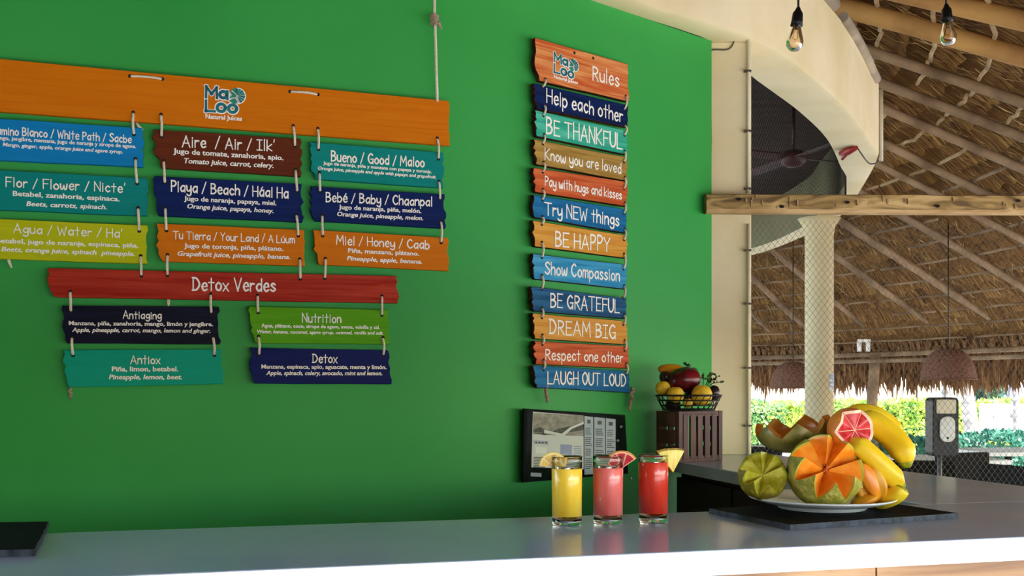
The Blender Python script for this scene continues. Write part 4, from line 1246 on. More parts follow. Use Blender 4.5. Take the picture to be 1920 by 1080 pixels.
cx_ = at(1403, 100, PY - .012)
con = empty('conduit', (cx_.x, PY - .012, CZ), 0, 'thin cream conduit running up the right edge of the pillar', 'conduit')
mb = MB(); mb.tube([(0, 0, .002), (0, 0, BZ * 0 + 2.085 - CZ)], .0065, 8); mb.build('pipe', M['pvc'], con)
mb = MB(); mb.tube([(0, 0, 2.225 - CZ), (0, 0, RTOP - CZ + .05)], .0065, 8); mb.build('pipe', M['pvc'], con)
for py in (28, 135, 247, 355, 470, 570, 690, 798):
    z = at(1403, py, PY).z - CZ; mb = MB(); mb.box((-.018, -.009, z - .004), (.012, .010, z + .004)); mb.build('clip', M['clip'], con)
mb = MB(); lx = at(1334, 200, PY - .006).x
pts = [at(1331, 700, PY - .006), at(1333, 420, PY - .006), at(1332, 110, PY - .006), at(1335, 94, PY - .006), at(1366, 92, PY - .006), at(1377, 72, PY - .006), at(1380, 20, PY - .02), at(1381, -25, PY - .03)]
pts[0] = at(1331, 430, PY - .006)
mb.tube(crom([pts[2], pts[3], pts[4], pts[5], pts[6], pts[7]], 6), .0035, 6)
mb.tube([pts[0], pts[1].lerp(pts[2], .5) + Vector((.002, 0, 0)), pts[2]], .0035, 6)
tag(mb.build('electric_cable', M['clip']), 'thin dark cable stepping up over the top of the pillar', 'cable')

def rp(px, off=0.05):
    """point on the outer face of the ring beam seen at column px (near side), pushed outwards"""
    best = None
    for i in range(NI):
        q = oc[i]; e_ = abs(960 + FPX * q.x / q.y - px)
        if q.y < 7.2 and (best is None or e_ < best[0]): best = (e_, i)
    i = best[1]; d = (oc[i] - ic[i]).normalized()
    return oc[i] + d * off
def ringidx(px):
    return min((i for i in range(NI) if oc[i].y < 7.0), key=lambda i: abs(960 + FPX * oc[i].x / oc[i].y - px))
def ringpole(i0, i1, z, r, off, name, label, m, zs=0.0):
    pts = []
    for i in range(i0, i1 + 1):
        d = (oc[i] - ic[i]).normalized(); q = oc[i] + d * off; pts.append(Vector((q.x, q.y, z + zs * (i - i0))))
    mb = MB(); k = len(pts); mb.tube(pts, [r * (1 + .08 * mnoise.noise(Vector((j * .9, z, 0)))) for j in range(k)], 12)
    o = mb.build(name, m); tag(o, label, 'pole'); return o
i1540, i1585, i1640 = ringidx(1520), ringidx(1578), ringidx(1640)
ringpole(i1540 - 6, i1585 - 1, RTOP + .034, .036, .0, 'weathered_pole', 'grey weathered pole lying along the top edge of the ring beam', M['greypole'])
ringpole(i1585 , i1640, RTOP + .022, .030, .01, 'weathered_pole', 'shorter grey pole following the ring beam down to the right', M['greypole'], -.004)
i48 = ringidx(1647)
mb = MB(); d = (oc[i48] - ic[i48]).normalized(); q = oc[i48] + d * .02
za, zb = EYE + (HOR - 168) / FPX * q.y, EYE + (HOR - 302) / FPX * q.y
mb.tube([(q.x, q.y, za), (q.x, q.y, zb)], .014, 10)
tag(mb.build('drop_conduit', M['pvc']), 'short cream conduit on the outer face of the ring beam', 'conduit')
qa = Vector((q.x, q.y, zb)); lampY = 5.95
qb = at(1606, 291, 6.35); qb.z = SOF - .014
qc = at(1576, 291, 6.5); qc.z = SOF - .018
mb = MB(); mb.tube(crom([qa, Vector((q.x - .02, q.y - .02, SOF - .02)), (qa + qb) / 2 + Vector((0, 0, -.06)), qb], 6), .005, 6)
tag(mb.build('loose_wire', M['clip']), 'loose wire from the conduit to the red plastic clip', 'wire')
rc = empty('red_clip', qb, 0, 'red plastic cable clip under the ring beam', 'clip')
v = qc - qb
mb = MB(); mb.tube([(0, 0, -.006), tuple(v * .5 + Vector((0, 0, -.008))), tuple(v + Vector((0, 0, -.004)))], [.014, .026, .017], 10); mb.build('body', M['red'], rc)
mb = MB(); mb.tube([tuple(v * .55 + Vector((0, 0, -.02))), tuple(v * .9 + Vector((0, 0, -.045)))], .010, 8); mb.build('lever', M['red'], rc)

def bulb(px, ytop, ybot, Y, tilt, label):
    """hanging lamp; ytop: top of the socket"""
    s = Y / FPX
    c = at(px, ytop, Y)
    root = empty('string_bulb', c, 0, label, 'light bulb', 'clear bulbs hanging from the roof')
    root.rotation_euler = (0, tilt, 0)
    Hh = (ybot - ytop) * s
    mb = MB(); k = Hh
    mb.lathe([(0, 0), (.006, 0), (.009, -.008), (.0165, -.02), (.018, -.045), (.020, -.060), (.0, -.060)], 20); mb.build('socket', M['black'], root)
    mb = MB(); mb.lathe([(.013, -.058), (.0145, -.066), (.021, -.088), (.0275, -.110), (.0265, -.126), (.016, -.139), (0, -.142)], 28)
    mb.lathe([(0, -.140), (.0155, -.1372), (.0255, -.125), (.0262, -.110), (.020, -.088), (.0135, -.066), (.012, -.058)], 28)
    mb.build('bulb', M['bulb'], root)
    mb = MB(); mb.lathe([(0, -.06), (.009, -.06), (.009, -.068), (.004, -.072), (0, -.072)], 12)
    mb.tube([(-.004, 0, -.07), (-.008, 0, -.10), (0, 0, -.108), (.008, 0, -.10), (.004, 0, -.07)], .0008, 5); mb.build('filament_mount', M['clip'], root)
    mb = MB(); mb.tube([(0, 0, 0), (sin(-tilt) * .2, 0, .2), (sin(-tilt) * .9, 0, .9)], .0035, 6); mb.build('cord', M['black'], root)
    return root
bulb(1497, 14, 77, 3.25, radians(6), 'clear bulb in a black socket in front of the cream ring beam')
bulb(1774, 8, 66, 3.45, radians(-4), 'clear bulb in a black socket in front of the thatched roof')

# ------------------------------------------------------------------ palapa roof
AX, AY, AZ, KS = -2.154, 9.1, 6.277, 0.45
def roof(azd, r, dz=0.0):
    a = radians(azd); return Vector((AX + r * cos(a), AY + r * sin(a), AZ - KS * r + dz))
def kept(p): return p.y > (-1.35 if p.x < 1.7 else -0.3) and p.x > -8  # unseen camera-side eave shaped to tune the daylight on bar and wall
m = bpy.data.materials.new('palm_thatch'); m.use_nodes = True; nt = m.node_tree; pb = nt.nodes['Principled BSDF']
pb.inputs['Roughness'].default_value = .9; pb.inputs['Specular IOR Level'].default_value = .15
uvn = nt.nodes.new('ShaderNodeUVMap'); mp = nt.nodes.new('ShaderNodeMapping'); mp.inputs['Scale'].default_value = (75, 2.4, 1)
n1 = nt.nodes.new('ShaderNodeTexNoise'); n1.inputs['Scale'].default_value = 1; n1.inputs['Detail'].default_value = 6; n1.inputs['Distortion'].default_value = .12
mp2 = nt.nodes.new('ShaderNodeMapping'); mp2.inputs['Scale'].default_value = (2.6, 2.6, 1)
n2 = nt.nodes.new('ShaderNodeTexNoise'); n2.inputs['Scale'].default_value = 1; n2.inputs['Detail'].default_value = 3
rpm = nt.nodes.new('ShaderNodeValToRGB'); rpm.color_ramp.elements[0].position = .32; rpm.color_ramp.elements[0].color = srgb('#4A2E16')
rpm.color_ramp.elements[1].position = .70; rpm.color_ramp.elements[1].color = srgb('#C29656')
e_ = rpm.color_ramp.elements.new(.5); e_.color = srgb('#8A5F32')
mx = nt.nodes.new('ShaderNodeMixRGB'); mx.blend_type = 'MULTIPLY'; mx.inputs[0].default_value = .7
rp2 = nt.nodes.new('ShaderNodeValToRGB'); rp2.color_ramp.elements[0].position = .3; rp2.color_ramp.elements[0].color = (.45, .4, .35, 1); rp2.color_ramp.elements[1].position = .65; rp2.color_ramp.elements[1].color = (1, 1, 1, 1)
bp = nt.nodes.new('ShaderNodeBump'); bp.inputs['Strength'].default_value = .8; bp.inputs['Distance'].default_value = .03
nt.links.new(uvn.outputs[0], mp.inputs[0]); nt.links.new(mp.outputs[0], n1.inputs[0]); nt.links.new(uvn.outputs[0], mp2.inputs[0]); nt.links.new(mp2.outputs[0], n2.inputs[0])
nt.links.new(n1.outputs[0], rpm.inputs[0]); nt.links.new(n2.outputs[0], rp2.inputs[0]); nt.links.new(rpm.outputs[0], mx.inputs[1]); nt.links.new(rp2.outputs[0], mx.inputs[2])
nt.links.new(mx.outputs[0], pb.inputs['Base Color']); nt.links.new(n1.outputs[0], bp.inputs['Height']); nt.links.new(bp.outputs[0], pb.inputs['Normal'])
M['thatch'] = m
M['fringe'] = mat('dry_palm_fringe', '#5A3A22', '#A8794C', rough=0.9, scale=(30, 30, 1.5), detail=3, c3='#7E5632', transl=0.2)

palapa = empty('palapa_roof', (AX, AY, 0), 0, 'large conical palm thatch roof on pole rafters over the terrace', 'roof')
BS = 0.36
NB = 28
A0, A1, DA = -120.0, 128.0, 0.9
mb = MB(); uvs = []
naz = int((A1 - A0) / DA) + 1
for b_ in range(NB):
    r0, r1 = .3 + b_ * BS, .3 + (b_ + 1) * BS + .05
    rows = []
    for i in range(naz):
        az = A0 + DA * i; row = []
        for j in range(6):
            t = j / 5; r = r0 + (r1 - r0) * t
            w_ = .05 * mnoise.noise(Vector((az * .9, r * 3, b_))) + .025 * mnoise.noise(Vector((az * 4.0, r * 2, b_ * 3)))
            dz = .22 - .12 * t + w_ * (.3 + .7 * t) - (0.03 if j == 5 else 0)
            row.append((roof(az, r + (.05 * mnoise.noise(Vector((az * 2.2, b_ * 5.1, 0))) if j >= 4 else 0), dz), (radians(az) * (r0 + r1) / 2 + b_ * .37, r)))
        rows.append(row)
    for i in range(naz - 1):
        for j in range(5):
            q4 = (rows[i][j], rows[i + 1][j], rows[i + 1][j + 1], rows[i][j + 1])
            if all(kept(q[0]) for q in q4):
                k0 = len(mb.v); mb.v += [(q[0].x - AX, q[0].y - AY, q[0].z) for q in q4]; mb.face((k0, k0 + 1, k0 + 2, k0 + 3), 0, True); uvs += [q[1] for q in q4]
th = mb.build('thatch', M['thatch'], palapa)
uvl = th.data.uv_layers.new(name='UVMap')
for i, uv in enumerate(uvs): uvl.data[i].uv = uv
# outer weather layer keeps daylight out of the gaps
mb = MB(); rows = [[Vector(roof(A0 + 4 * i, .2 + 10.3 * j / 8, .36)) - Vector((AX, AY, 0)) for j in range(9)] for i in range(int((A1 - A0) / 4) + 1)]
k0 = 0
for i in range(len(rows) - 1):
    for j in range(8):
        q4 = (rows[i][j], rows[i][j + 1], rows[i + 1][j + 1], rows[i + 1][j])
        if all(kept(q + Vector((AX, AY, 0))) for q in q4): k0 = len(mb.v); mb.v += [tuple(q) for q in q4]; mb.face((k0, k0 + 1, k0 + 2, k0 + 3))
mb.build('outer_thatch', M['fringe'], palapa)
mb = MB(); R9 = random.Random(31)
for k in range(9000):
    az = R9.uniform(-62, 60); r = 2.5 + 7.0 * R9.random() ** .8; p = roof(az, r, R9.uniform(.05, .14))
    if not kept(p): continue
    a = radians(az); out = Vector((cos(a), sin(a), -KS)).normalized(); tan_ = Vector((-sin(a), cos(a), 0))
    d = (out * R9.choice((1, -1)) + tan_ * R9.gauss(0, .45) + Vector((0, 0, R9.uniform(-.12, .02)))).normalized(); L_ = R9.uniform(.08, .34); w_ = R9.uniform(.0025, .007)
    sd = d.cross(Vector((0, 0, 1))).normalized() * w_; p = p - Vector((AX, AY, 0)); m0 = p + d * L_ * .5 + Vector((0, 0, -.012)); e_ = p + d * L_
    k0 = len(mb.v); mb.v += [tuple(p - sd), tuple(p + sd), tuple(m0 + sd), tuple(m0 - sd), tuple(e_)]; mb.face((k0, k0 + 1, k0 + 2, k0 + 3)); mb.face((k0 + 3, k0 + 2, k0 + 4))
M['straw'] = mat('loose_straw', '#5C3A1C', '#C8A064', rough=0.9, scale=(5, 5, 5), detail=2, c3='#96703C')
f_ = mb.build('loose_straw', M['straw'], palapa); f_['kind'] = 'stuff'
RAFT = [(a_, r_ * .82) for a_, r_ in [(-104, .06), (-96, .06), (-88, .06), (-80, .06), (-72, .06), (-64, .06), (-56, .05), (-48, .05), (-39.5, .055), (-31.4, .075), (-24.6, .085), (-15.5, .052), (-8.9, .052), (-3.3, .05), (4.3, .05), (9.1, .045), (16.2, .05), (23.4, .06), (29.6, .055), (36.0, .05), (42.0, .055), (46.2, .045), (53, .05), (60, .05), (68, .05)]]
for az, rr in RAFT:
    pts = []
    for k in range(14):
        r = 1.2 + (8.95 - 1.2) * k / 13; p = roof(az + .25 * mnoise.noise(Vector((az, r * .5, 0))), r, -.0 + .02 * mnoise.noise(Vector((az, r, 5))))
        if kept(p): pts.append(p - Vector((AX, AY, 0)))
    if len(pts) < 3: continue
    mb = MB(); k = len(pts); mb.tube(pts, [rr * (.95 + .12 * mnoise.noise(Vector((az, j, 2)))) * (1 if j < k - 1 else .55) for j in range(k)], 10)
    mb.build('rafter', M['log'] if rr > .058 else M['pole'], palapa)
R8 = random.Random(21)
for b_ in range(6, NB - 2):
    r = .3 + b_ * BS + .2; mb = MB(); az = -60.0; cnt = 0
    while az < 75:
        ln = R8.uniform(3.5, 10)
        pts = [roof(az + ln * k / 4, r + R8.uniform(-.015, .015), .055) for k in range(5)]
        if R8.random() < .93 and all(kept(p) for p in pts):
            mb.tube([p - Vector((AX, AY, 0)) for p in pts], .016, 6); cnt += 1
        az += ln + R8.uniform(.1, .8)
    if cnt: mb.build('batten', M['batten'] if b_ < 17 else M['pole'], palapa)
# eave ring: two logs and the hanging fringe
for rr, dz, nm in ((9.45, -.16, 'eave_log'), (9.30, -.33, 'eave_log')):
    pts = [roof(az, rr, dz + KS * 0) - Vector((AX, AY, 0)) for az in range(10, 76, 2)]
    mb = MB(); mb.tube(pts, .035 if dz > -.2 else .03, 8); mb.build(nm, M['pole'], palapa)
mb = MB()
for k in range(8500):
    az = R8.uniform(8, 80); r = R8.uniform(9.55, 10.45); p = roof(az, r, R8.uniform(-.02, .14)) - Vector((AX, AY, 0))
    if not kept(p + Vector((AX, AY, 0))): continue
    a = radians(az); out = Vector((cos(a), sin(a), 0)); tan_ = Vector((-sin(a), cos(a), 0))
    L_ = R8.uniform(.24, .46) * (1.25 if R8.random() < .12 else 1); w_ = R8.uniform(.012, .035)
    d = (out * R8.uniform(.1, .5) + tan_ * R8.uniform(-.25, .25) + Vector((0, 0, -1))).normalized()
    m0 = p + d * L_ * .55 + out * .03; e_ = p + d * L_
    k0 = len(mb.v); mb.v += [tuple(p - tan_ * w_), tuple(p + tan_ * w_), tuple(m0 + tan_ * w_ * .8), tuple(m0 - tan_ * w_ * .8), tuple(e_)]
    mb.face((k0, k0 + 1, k0 + 2, k0 + 3)); mb.face((k0 + 3, k0 + 2, k0 + 4))
f_ = mb.build('eave_fringe', M['fringe'], palapa); f_['kind'] = 'stuff'

# ------------------------------------------------------------------ netting
def net_panel(P, w_, h_, name, label, cell=.027, r=.0007, skew=1.35, m='net'):
    """diamond net on a ruled surface; P(u,v) gives a point, u in 0..w_, v in 0..h_"""
    mb = MB(); segs = 6
    for s in (1, -1):
        c = -h_ / skew if s > 0 else 0.0
        while c < (w_ if s > 0 else w_ + h_ / skew):
            # line u = c + s*v/skew
            va, vb = 0.0, h_
            ua, ub = c, c + s * h_ / skew
            lo, hi = 0.0, 1.0
            if s > 0:
                if ua < 0: lo = -ua / (ub - ua)
                if ub > w_: hi = (w_ - ua) / (ub - ua)
            else:
                if ua > w_: lo = (ua - w_) / (ua - ub)
                if ub < 0: hi = ua / (ua - ub)
            if hi - lo > .004:
                n_ = max(1, int(segs * (hi - lo) + .99)) if segs > 1 else 1
                pts = [P(ua + (ub - ua) * t, h_ * t) for t in [lo + (hi - lo) * k / n_ for k in range(n_ + 1)]]
                mb.tube(pts, r, 4, caps=False, sm=False)
            c += cell
    o = mb.build(name, M[m]); return tag(o, label, 'net')
NY = PY + .13
nx0 = pxr + .004
def PF(u, v):
    x = nx0 + u; z = .25 + v; return Vector((x, NY + .02 * sin(u * 3 + v * 2), z))
net_panel(PF, 2.4, 1.87, 'bird_net', 'black bird netting stretched below the beam over the terrace opening')
i0 = min((i for i in range(NI) if ic[i].y < 7), key=lambda i: abs(960 + FPX * ic[i].x / ic[i].y - 1405))
i1 = min((i for i in range(NI) if ic[i].y < 8.4), key=lambda i: abs(ic[i].y - 7.6))
icp = resample([ic[i] for i in range(i0, i1 + 1)], 60)
LN = sum((icp[k + 1] - icp[k]).length for k in range(59))
def PU(u, v):
    k = min(58.999, max(0, u / LN * 59)); i = int(k); q = icp[i].lerp(icp[i + 1], k - i)
    zb = EYE + (HOR - 392) / FPX * q.y
    return Vector((q.x, q.y, zb + (SOF - zb) * v / .8))
net_panel(PU, LN, .8, 'bird_net', 'black bird netting closing the arch above the beam', cell=.034, r=.0010, m='net2')

# ceiling fan seen in the dark above the arch
fc = at(1488, 296, 7.0)
fan = empty('ceiling_fan', fc, 0, 'dark red ceiling fan hanging inside the ring beam', 'ceiling fan')
M['fanred'] = mat('dull_red_paint', '#2E0C0A', '#481814', rough=0.5)
mb = MB(); mb.lathe([(0, .05), (.06, .045), (.09, .01), (.085, -.03), (.05, -.06), (0, -.065)], 24); mb.build('motor', M['fanred'], fan)
mb = MB(); mb.tube([(0, 0, .04), (0, 0, RTOP - fc.z - .02)], .012, 8); mb.build('rod', M['fanred'], fan)
for k in range(4):
    Mr = Matrix.Rotation(radians(20 + 90 * k), 4, 'Z') @ Matrix.Rotation(radians(12), 4, 'X'); mb = MB(); mb.box((.09, -.05, -.004), (.55, .05, .004), M=Mr); mb.build('blade', M['fanred'], fan)

# ------------------------------------------------------------------ terrace: lamps, dispenser, post, furniture
def pendant(px, ytop, ybot, w_, Y, label):
    c = at(px, ybot, Y); s = Y / FPX; Rr = w_ / 2 * s; Hh = (ybot - ytop) * s
    root = empty('pendant_lamp', c, 0, label, 'pendant lamp', 'wicker dome lamps under the thatch')
    mb = MB(); prof = [(Rr * cos(a) ** .8 if a < pi / 2 - .01 else 0.001, Hh * sin(a)) for a in [pi / 2 * k / 10 for k in range(11)]]
    mb.lathe(prof, 40); mb.lathe([(r * .97, z * .97) for r, z in reversed(prof)], 40); mb.build('shade', M['wicker'], root)
    mb = MB(); mb.tube([(Rr * cos(a), Rr * sin(a), 0) for a in [2 * pi * k / 40 for k in range(41)]], .012, 6, caps=False); mb.build('rim', M['wicker'], root)
    rr_ = hypot(c.x - AX, c.y - AY); top = AZ - KS * rr_ - .05
    mb = MB(); mb.tube([(0, 0, Hh * .98), (0, 0, top - c.z)], .006, 6); mb.build('cord', M['black'], root)
    mb = MB(); ell(mb, .035, .035, .05, c=(0, 0, Hh * .45)); mb.build('bulb', M['white'], root)
pendant(1778, 652, 711, 97, 10.5, 'brown wicker dome lamp hanging above the soap dispenser')
pendant(1487, 678, 727, 84, 12.5, 'brown wicker dome lamp half hidden by the round column')

DY = 5.3; s = DY / FPX
dc = at(1766, 855, DY)
disp = empty('hand_dispenser', (dc.x, DY, 0), 0, 'black hand sanitizer dispenser on a thin stand behind the net', 'dispenser')
def rrect(w_, h_, r, n=6):
    out = []
    for cx, cz, a0 in ((w_ / 2 - r, -h_ / 2 + r, -pi / 2), (w_ / 2 - r, h_ / 2 - r, 0), (-w_ / 2 + r, h_ / 2 - r, pi / 2), (-w_ / 2 + r, -h_ / 2 + r, pi)):
        out += [(cx + r * cos(a0 + pi / 2 * k / n), cz + r * sin(a0 + pi / 2 * k / n)) for k in range(n + 1)]
    return out
hz = dc.z + 55 * s
mb = MB(); mb.prism(rrect(49 * s, 110 * s, .022), -.05, .05); b = mb.build('housing', M['black'], disp, (0, 0, hz), recalc=True); bevel(b, .006, 3)
mb = MB(); mb.prism(rrect(36 * s, 26 * s, .008), -.056, -.051); mb.build('window', mat('smoked_window', '#A89C7C', '#C4B89A', rough=.2), disp, (0, 0, hz + 38 * s), recalc=True)
mb = MB(); mb.prism(rrect(28 * s, 48 * s, .036), -.064, -.051); bevel(mb.build('push_plate', mat('pale_plastic', '#B9B7AC', '#CBC9BE', rough=.35), disp, (1.5 * s, 0, hz - 4 * s), recalc=True), .004, 2)
mb = MB(); mb.lathe([(0, -.003), (.006, -.003), (.006, .0), (0, 0)], 10)
kq = mb.build('button', M['black'], disp, (1 * s, -.066, hz - 20 * s), rot=(pi / 2, 0, 0))
mb = MB(); mb.tube([(0, .03, .012), (0, .03, hz - 50 * s)], .012, 10); mb.build('stand', M['steel'], disp)
mb = MB(); mb.lathe([(0, 0), (.16, 0), (.16, .01), (.02, .016), (0, .016)], 28, c=(0, .03, 0)); mb.build('base', M['black'], disp)

pp = roof(36.9, 9.38); 
mb = MB(); pts = [Vector((pp.x + .02 * sin(k), pp.y, (pp.z - .2) * k / 8)) for k in range(9)]
mb.tube(pts, [.088 - .002 * k for k in range(9)], 12)
tag(mb.build('roof_post', M['pole']), 'round wooden post holding up the eave of the thatch', 'post')
bl_ = roof(38.5, 9.25); fq = at(1620, 645, hypot(0, bl_.y) - .2)
flood = empty('twin_spotlight', fq, 0, 'small white twin spotlight clamped beside the wooden post', 'spotlight')
mb = MB(); mb.box((-.09, -.02, .03), (.09, .02, .07)); mb.build('bracket', M['white'], flood)
for x in (-.07, .06):
    mb = MB(); mb.lathe([(0, 0), (.035, 0), (.03, -.14), (0, -.14)], 14); mb.build('lamp_head', M['white'], flood, (x, 0, .03))

M['chair'] = mat('dark_chair_weave', '#0A0908', '#161310', rough=.8, scale=(60, 60, 60), bump=.4, spec=.15)
M['ttop'] = mat('pale_table_top', '#CFC9BC', '#DED9CC', rough=.4)
def chair(x, y, rz, label):
    root = empty('terrace_chair', (x, y, 0), rz, label, 'chair', 'dark chairs on the terrace')
    for sx in (-1, 1):
        for sy in (-1, 1):
            mb = MB(); mb.box((sx * .21 - .02, sy * .21 - .02, 0), (sx * .21 + .02, sy * .21 + .02, .42)); mb.build('leg', M['chair'], root)
    mb = MB(); mb.box((-.24, -.24, .42), (.24, .24, .47)); bevel(mb.build('seat', M['chair'], root), .01)
    mb = MB(); mb.box((-.24, .20, .471), (.24, .245, .86)); bevel(mb.build('backrest', M['chair'], root), .012)
    for sx in (-1, 1):
        mb = MB(); mb.box((sx * .26 - .018, -.2, .62), (sx * .26 + .018, .2, .655)); mb.box((sx * .26 - .018, -.2, .44), (sx * .26 + .018, -.165, .62)); mb.build('armrest', M['chair'], root)
def table(x, y, w_, label):
    root = empty('terrace_table', (x, y, 0), .1, label, 'table', 'pale tables on the terrace')
    mb = MB(); mb.box((-w_, -.38, .71), (w_, .38, .75)); bevel(mb.build('tabletop', M['ttop'], root), .006)
    mb = MB(); mb.tube([(0, 0, .03), (0, 0, .71)], .035, 10); mb.build('pedestal', M['chair'], root)
    mb = MB(); mb.box((-.25, -.25, 0), (.25, .25, .03)); mb.build('foot_plate', M['chair'], root)
for px, Y, rz, lab in ((1712, 7.0, 2.9, 'dark terrace chair beside the banana tips'), (1845, 7.4, .3, 'dark terrace chair to the right of the dispenser stand'),
                       (1945, 6.4, 1.9, 'dark terrace chair at the right edge of the picture'), (1428, 8.6, 2.6, 'dark terrace chair seen between the pillar and the melon')):
    q = at(px, 800, Y); chair(q.x, q.y, rz, lab)
for px, Y, lab in ((1766, 8.7, 'pale terrace table behind the dispenser stand'), (1890, 9.8, 'pale terrace table in front of the low dark hedge'), (1420, 10.2, 'pale terrace table near the pillar')):
    q = at(px, 800, Y); table(q.x, q.y, .42, lab)

# ------------------------------------------------------------------ garden
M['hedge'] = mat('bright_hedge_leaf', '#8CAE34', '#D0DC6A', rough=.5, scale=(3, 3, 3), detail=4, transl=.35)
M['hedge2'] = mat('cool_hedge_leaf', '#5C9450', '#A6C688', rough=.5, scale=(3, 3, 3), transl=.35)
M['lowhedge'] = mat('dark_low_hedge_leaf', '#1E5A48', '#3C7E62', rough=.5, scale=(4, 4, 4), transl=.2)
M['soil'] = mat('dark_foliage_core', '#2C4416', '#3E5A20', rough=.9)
M['palm'] = mat('palm_bark', '#7D736A', '#A89C90', rough=.9, scale=(1, 1, 9), detail=3, bump=.5)
M['tree'] = mat('dark_tree_leaf', '#2E4A38', '#4C6A52', rough=.6, scale=(4, 4, 4), transl=.2)
def leafy(name, label, cat, lo, hi, nleaf, m, size, seed, core=True, round_=False, mi2=None):
    """a clipped body of leaves; lo,hi: box in the world"""
    R = random.Random(seed); lo, hi = Vector(lo), Vector(hi); c = (lo + hi) / 2; h = (hi - lo) / 2
    root = empty(name, (c.x, c.y, 0), 0, label, cat)
    mb = MB()
    for k in range(nleaf):
        d = Vector((R.uniform(-1, 1), R.uniform(-1, 1), R.uniform(-1, 1)))
        if round_:
            d.normalize(); d *= R.uniform(.75, 1.05)
        else:
            ax = R.choice((1, 1, 2, 2, 0)); d[ax] = R.choice((-1, 1)) if ax != 2 else 1
            if ax == 1 and R.random() < .75: d[1] = -1
        p = Vector((d.x * h.x, d.y * h.y, d.z * h.z)) + c
        nz_ = mnoise.noise(Vector((p.x * 1.3, p.y, p.z * 1.3))) * .16
        p += Vector((0, -1, .9)) * nz_ * (0.4 if round_ else 1)
        p -= Vector((c.x, c.y, 0))
        if p.z < .02: p.z = .02
        u = Vector((R.uniform(-1, 1), R.uniform(-1, 1), R.uniform(-.6, 1))).normalized(); w_ = u.cross(Vector((R.uniform(-1, 1), -1, R.uniform(0, 1)))).normalized()
        s_ = size * R.uniform(.6, 1.3); k0 = len(mb.v)
        mb.v += [tuple(p), tuple(p + u * s_ * .5 + w_ * s_ * .3), tuple(p + u * s_), tuple(p + u * s_ * .5 - w_ * s_ * .3)]
        mb.face((k0, k0 + 1, k0 + 2, k0 + 3), 1 if mi2 and mi2(p + c, R) else 0)
    f_ = mb.build('foliage', [m, M['hedge2']] if mi2 else m, root); f_['kind'] = 'stuff'
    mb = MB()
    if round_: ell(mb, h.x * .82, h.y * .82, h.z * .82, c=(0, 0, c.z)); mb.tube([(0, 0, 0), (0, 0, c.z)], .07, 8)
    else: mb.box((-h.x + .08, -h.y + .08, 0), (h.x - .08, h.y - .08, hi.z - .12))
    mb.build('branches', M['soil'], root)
    return root
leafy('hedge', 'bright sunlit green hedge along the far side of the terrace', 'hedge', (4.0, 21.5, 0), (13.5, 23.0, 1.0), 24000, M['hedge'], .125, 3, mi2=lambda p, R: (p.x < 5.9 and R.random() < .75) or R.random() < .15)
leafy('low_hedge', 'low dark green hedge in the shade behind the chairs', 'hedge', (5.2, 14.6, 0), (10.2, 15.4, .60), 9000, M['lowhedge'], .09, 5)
q = at(1850, 735, 27); leafy('round_tree', 'round dark green clipped tree beyond the palm', 'tree', (q.x - .40, q.y - .4, .5), (q.x + .40, q.y + .4, 1.75), 2500, M['tree'], .14, 6, round_=True)
def trunk(px0, y0, px1, y1, Y, r0, r1, name, label, m=None):
    a, b = at(px0, y0, Y), at(px1, y1, Y)
    d = (b - a); a0 = b - d * (b.z / d.z) if abs(d.z) > 1e-6 else b
    top = a + (a - b).normalized() * .5
    mb = MB(); n = 26; pts = [a0.lerp(top, k / n) for k in range(n + 1)]
    mb.tube(pts, [(r1 + (r0 - r1) * k / n) * (1.0 + (.06 if k % 2 else -.03)) for k in range(n + 1)], 14)
    o = mb.build(name, m or M['palm']); return tag(o, label, 'tree trunk')
trunk(1811, 712, 1824, 835, 19.5, .115, .15, 'palm_trunk', 'leaning grey palm trunk right of the dispenser')
trunk(1775, 705, 1776, 745, 24, .12, .14, 'palm_trunk', 'grey palm trunk showing above the dispenser')
trunk(1904, 685, 1905, 755, 18.5, .055, .06, 'garden_post', 'slim dark post above the white board')
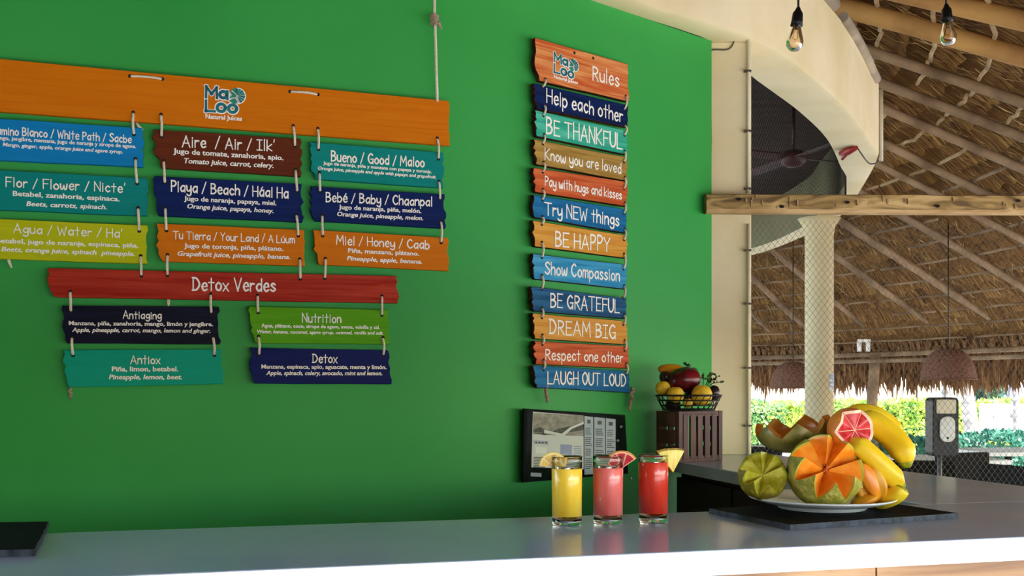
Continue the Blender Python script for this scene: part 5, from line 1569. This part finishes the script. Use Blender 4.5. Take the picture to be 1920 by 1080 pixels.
# white board with two small emblems
q = at(1882, 781, 20.2); s = 20.2 / FPX
sb = empty('notice_board', (q.x, q.y, 0), -.05, 'white notice board with two small grey emblems in front of the hedge', 'notice board')
mb = MB(); mb.box((-44 * s, -.03, q.z - 24 * s), (50 * s, .03, q.z + 24 * s)); mb.build('panel', M['white'], sb)
M['gprint'] = mat('pale_grey_print', '#A9ABA6', '#B8BAB4', rough=.7)
mb = MB()
for z in (22.5, 16): mb.box((-44 * s, -.036, q.z + z * s - .006), (46 * s, -.031, q.z + z * s + .006))
mb.box((-37 * s, -.036, q.z - 22 * s), (40 * s, -.031, q.z - 20.5 * s)); mb.build('border_line', M['gprint'], sb)
mb = MB(); mb.v += [(14 * s + 5 * s * cos(a), -.034, q.z + 2 * s + 5 * s * sin(a)) for a in [2 * pi * k / 20 for k in range(20)]]; mb.face(range(20)); mb.build('round_emblem', M['print'], sb)
mb = MB(); mb.poly([(-22 * s, -.034, q.z - 3 * s), (-18 * s, -.034, q.z - 3 * s), (-19.5 * s, -.034, q.z + 5 * s)]); mb.build('small_emblem', M['print'], sb)
for x in (-35 * s, 38 * s):
    mb = MB(); mb.box((x - .04, .031, 0), (x + .04, .07, q.z + 20 * s)); mb.build('leg', M['white'], sb)
# far parasol tent, palapas
q = at(1900, 752, 34); s = 34 / FPX
M['canopy'] = mat('blue_grey_canvas', '#6E7684', '#858C98', rough=.7)
tn = empty('canvas_dome', (q.x, q.y, 0), 0, 'blue grey canvas dome beyond the white board', 'tent')
mb = MB(); mb.lathe([(36 * s * cos(a), q.z - 1.0 + (1.0 + 44 * s) * sin(a)) for a in [pi / 2 * k / 10 for k in range(11)]], 30); mb.build('canvas', M['canopy'], tn)
mb = MB(); mb.lathe([(36 * s, 0), (36 * s, q.z - 1.0)], 30); mb.build('skirt', M['canopy'], tn)
M['farthatch'] = mat('bleached_thatch', '#BDB4A2', '#D6CEBC', rough=.9, scale=(6, 6, 2))
M['farroof'] = mat('grey_roof', '#6E7268', '#82867C', rough=.9)
def hut(px, ya, yb, hw, Y, name, label, m):
    a, b = at(px, ya, Y), at(px, yb, Y); s = Y / FPX
    root = empty(name, (a.x, Y, 0), 0, label, 'hut')
    mb = MB(); mb.lathe([(0.0, a.z), (hw * s, b.z), (hw * s * .93, b.z - .08)], 24); mb.build('roof', m, root)
    for k in range(4):
        an = pi / 4 + pi / 2 * k; mb = MB(); mb.tube([(hw * s * .75 * cos(an), hw * s * .75 * sin(an), 0), (hw * s * .75 * cos(an), hw * s * .75 * sin(an), b.z + .1)], .05, 8); mb.build('post', m, root)
hut(1632, 712, 743, 43, 36, 'thatched_hut', 'small bleached thatched hut far behind the wooden post', M['farthatch'])
hut(1680, 743, 757, 24, 30, 'garden_hut', 'low grey roofed hut just above the hedge', M['farroof'])
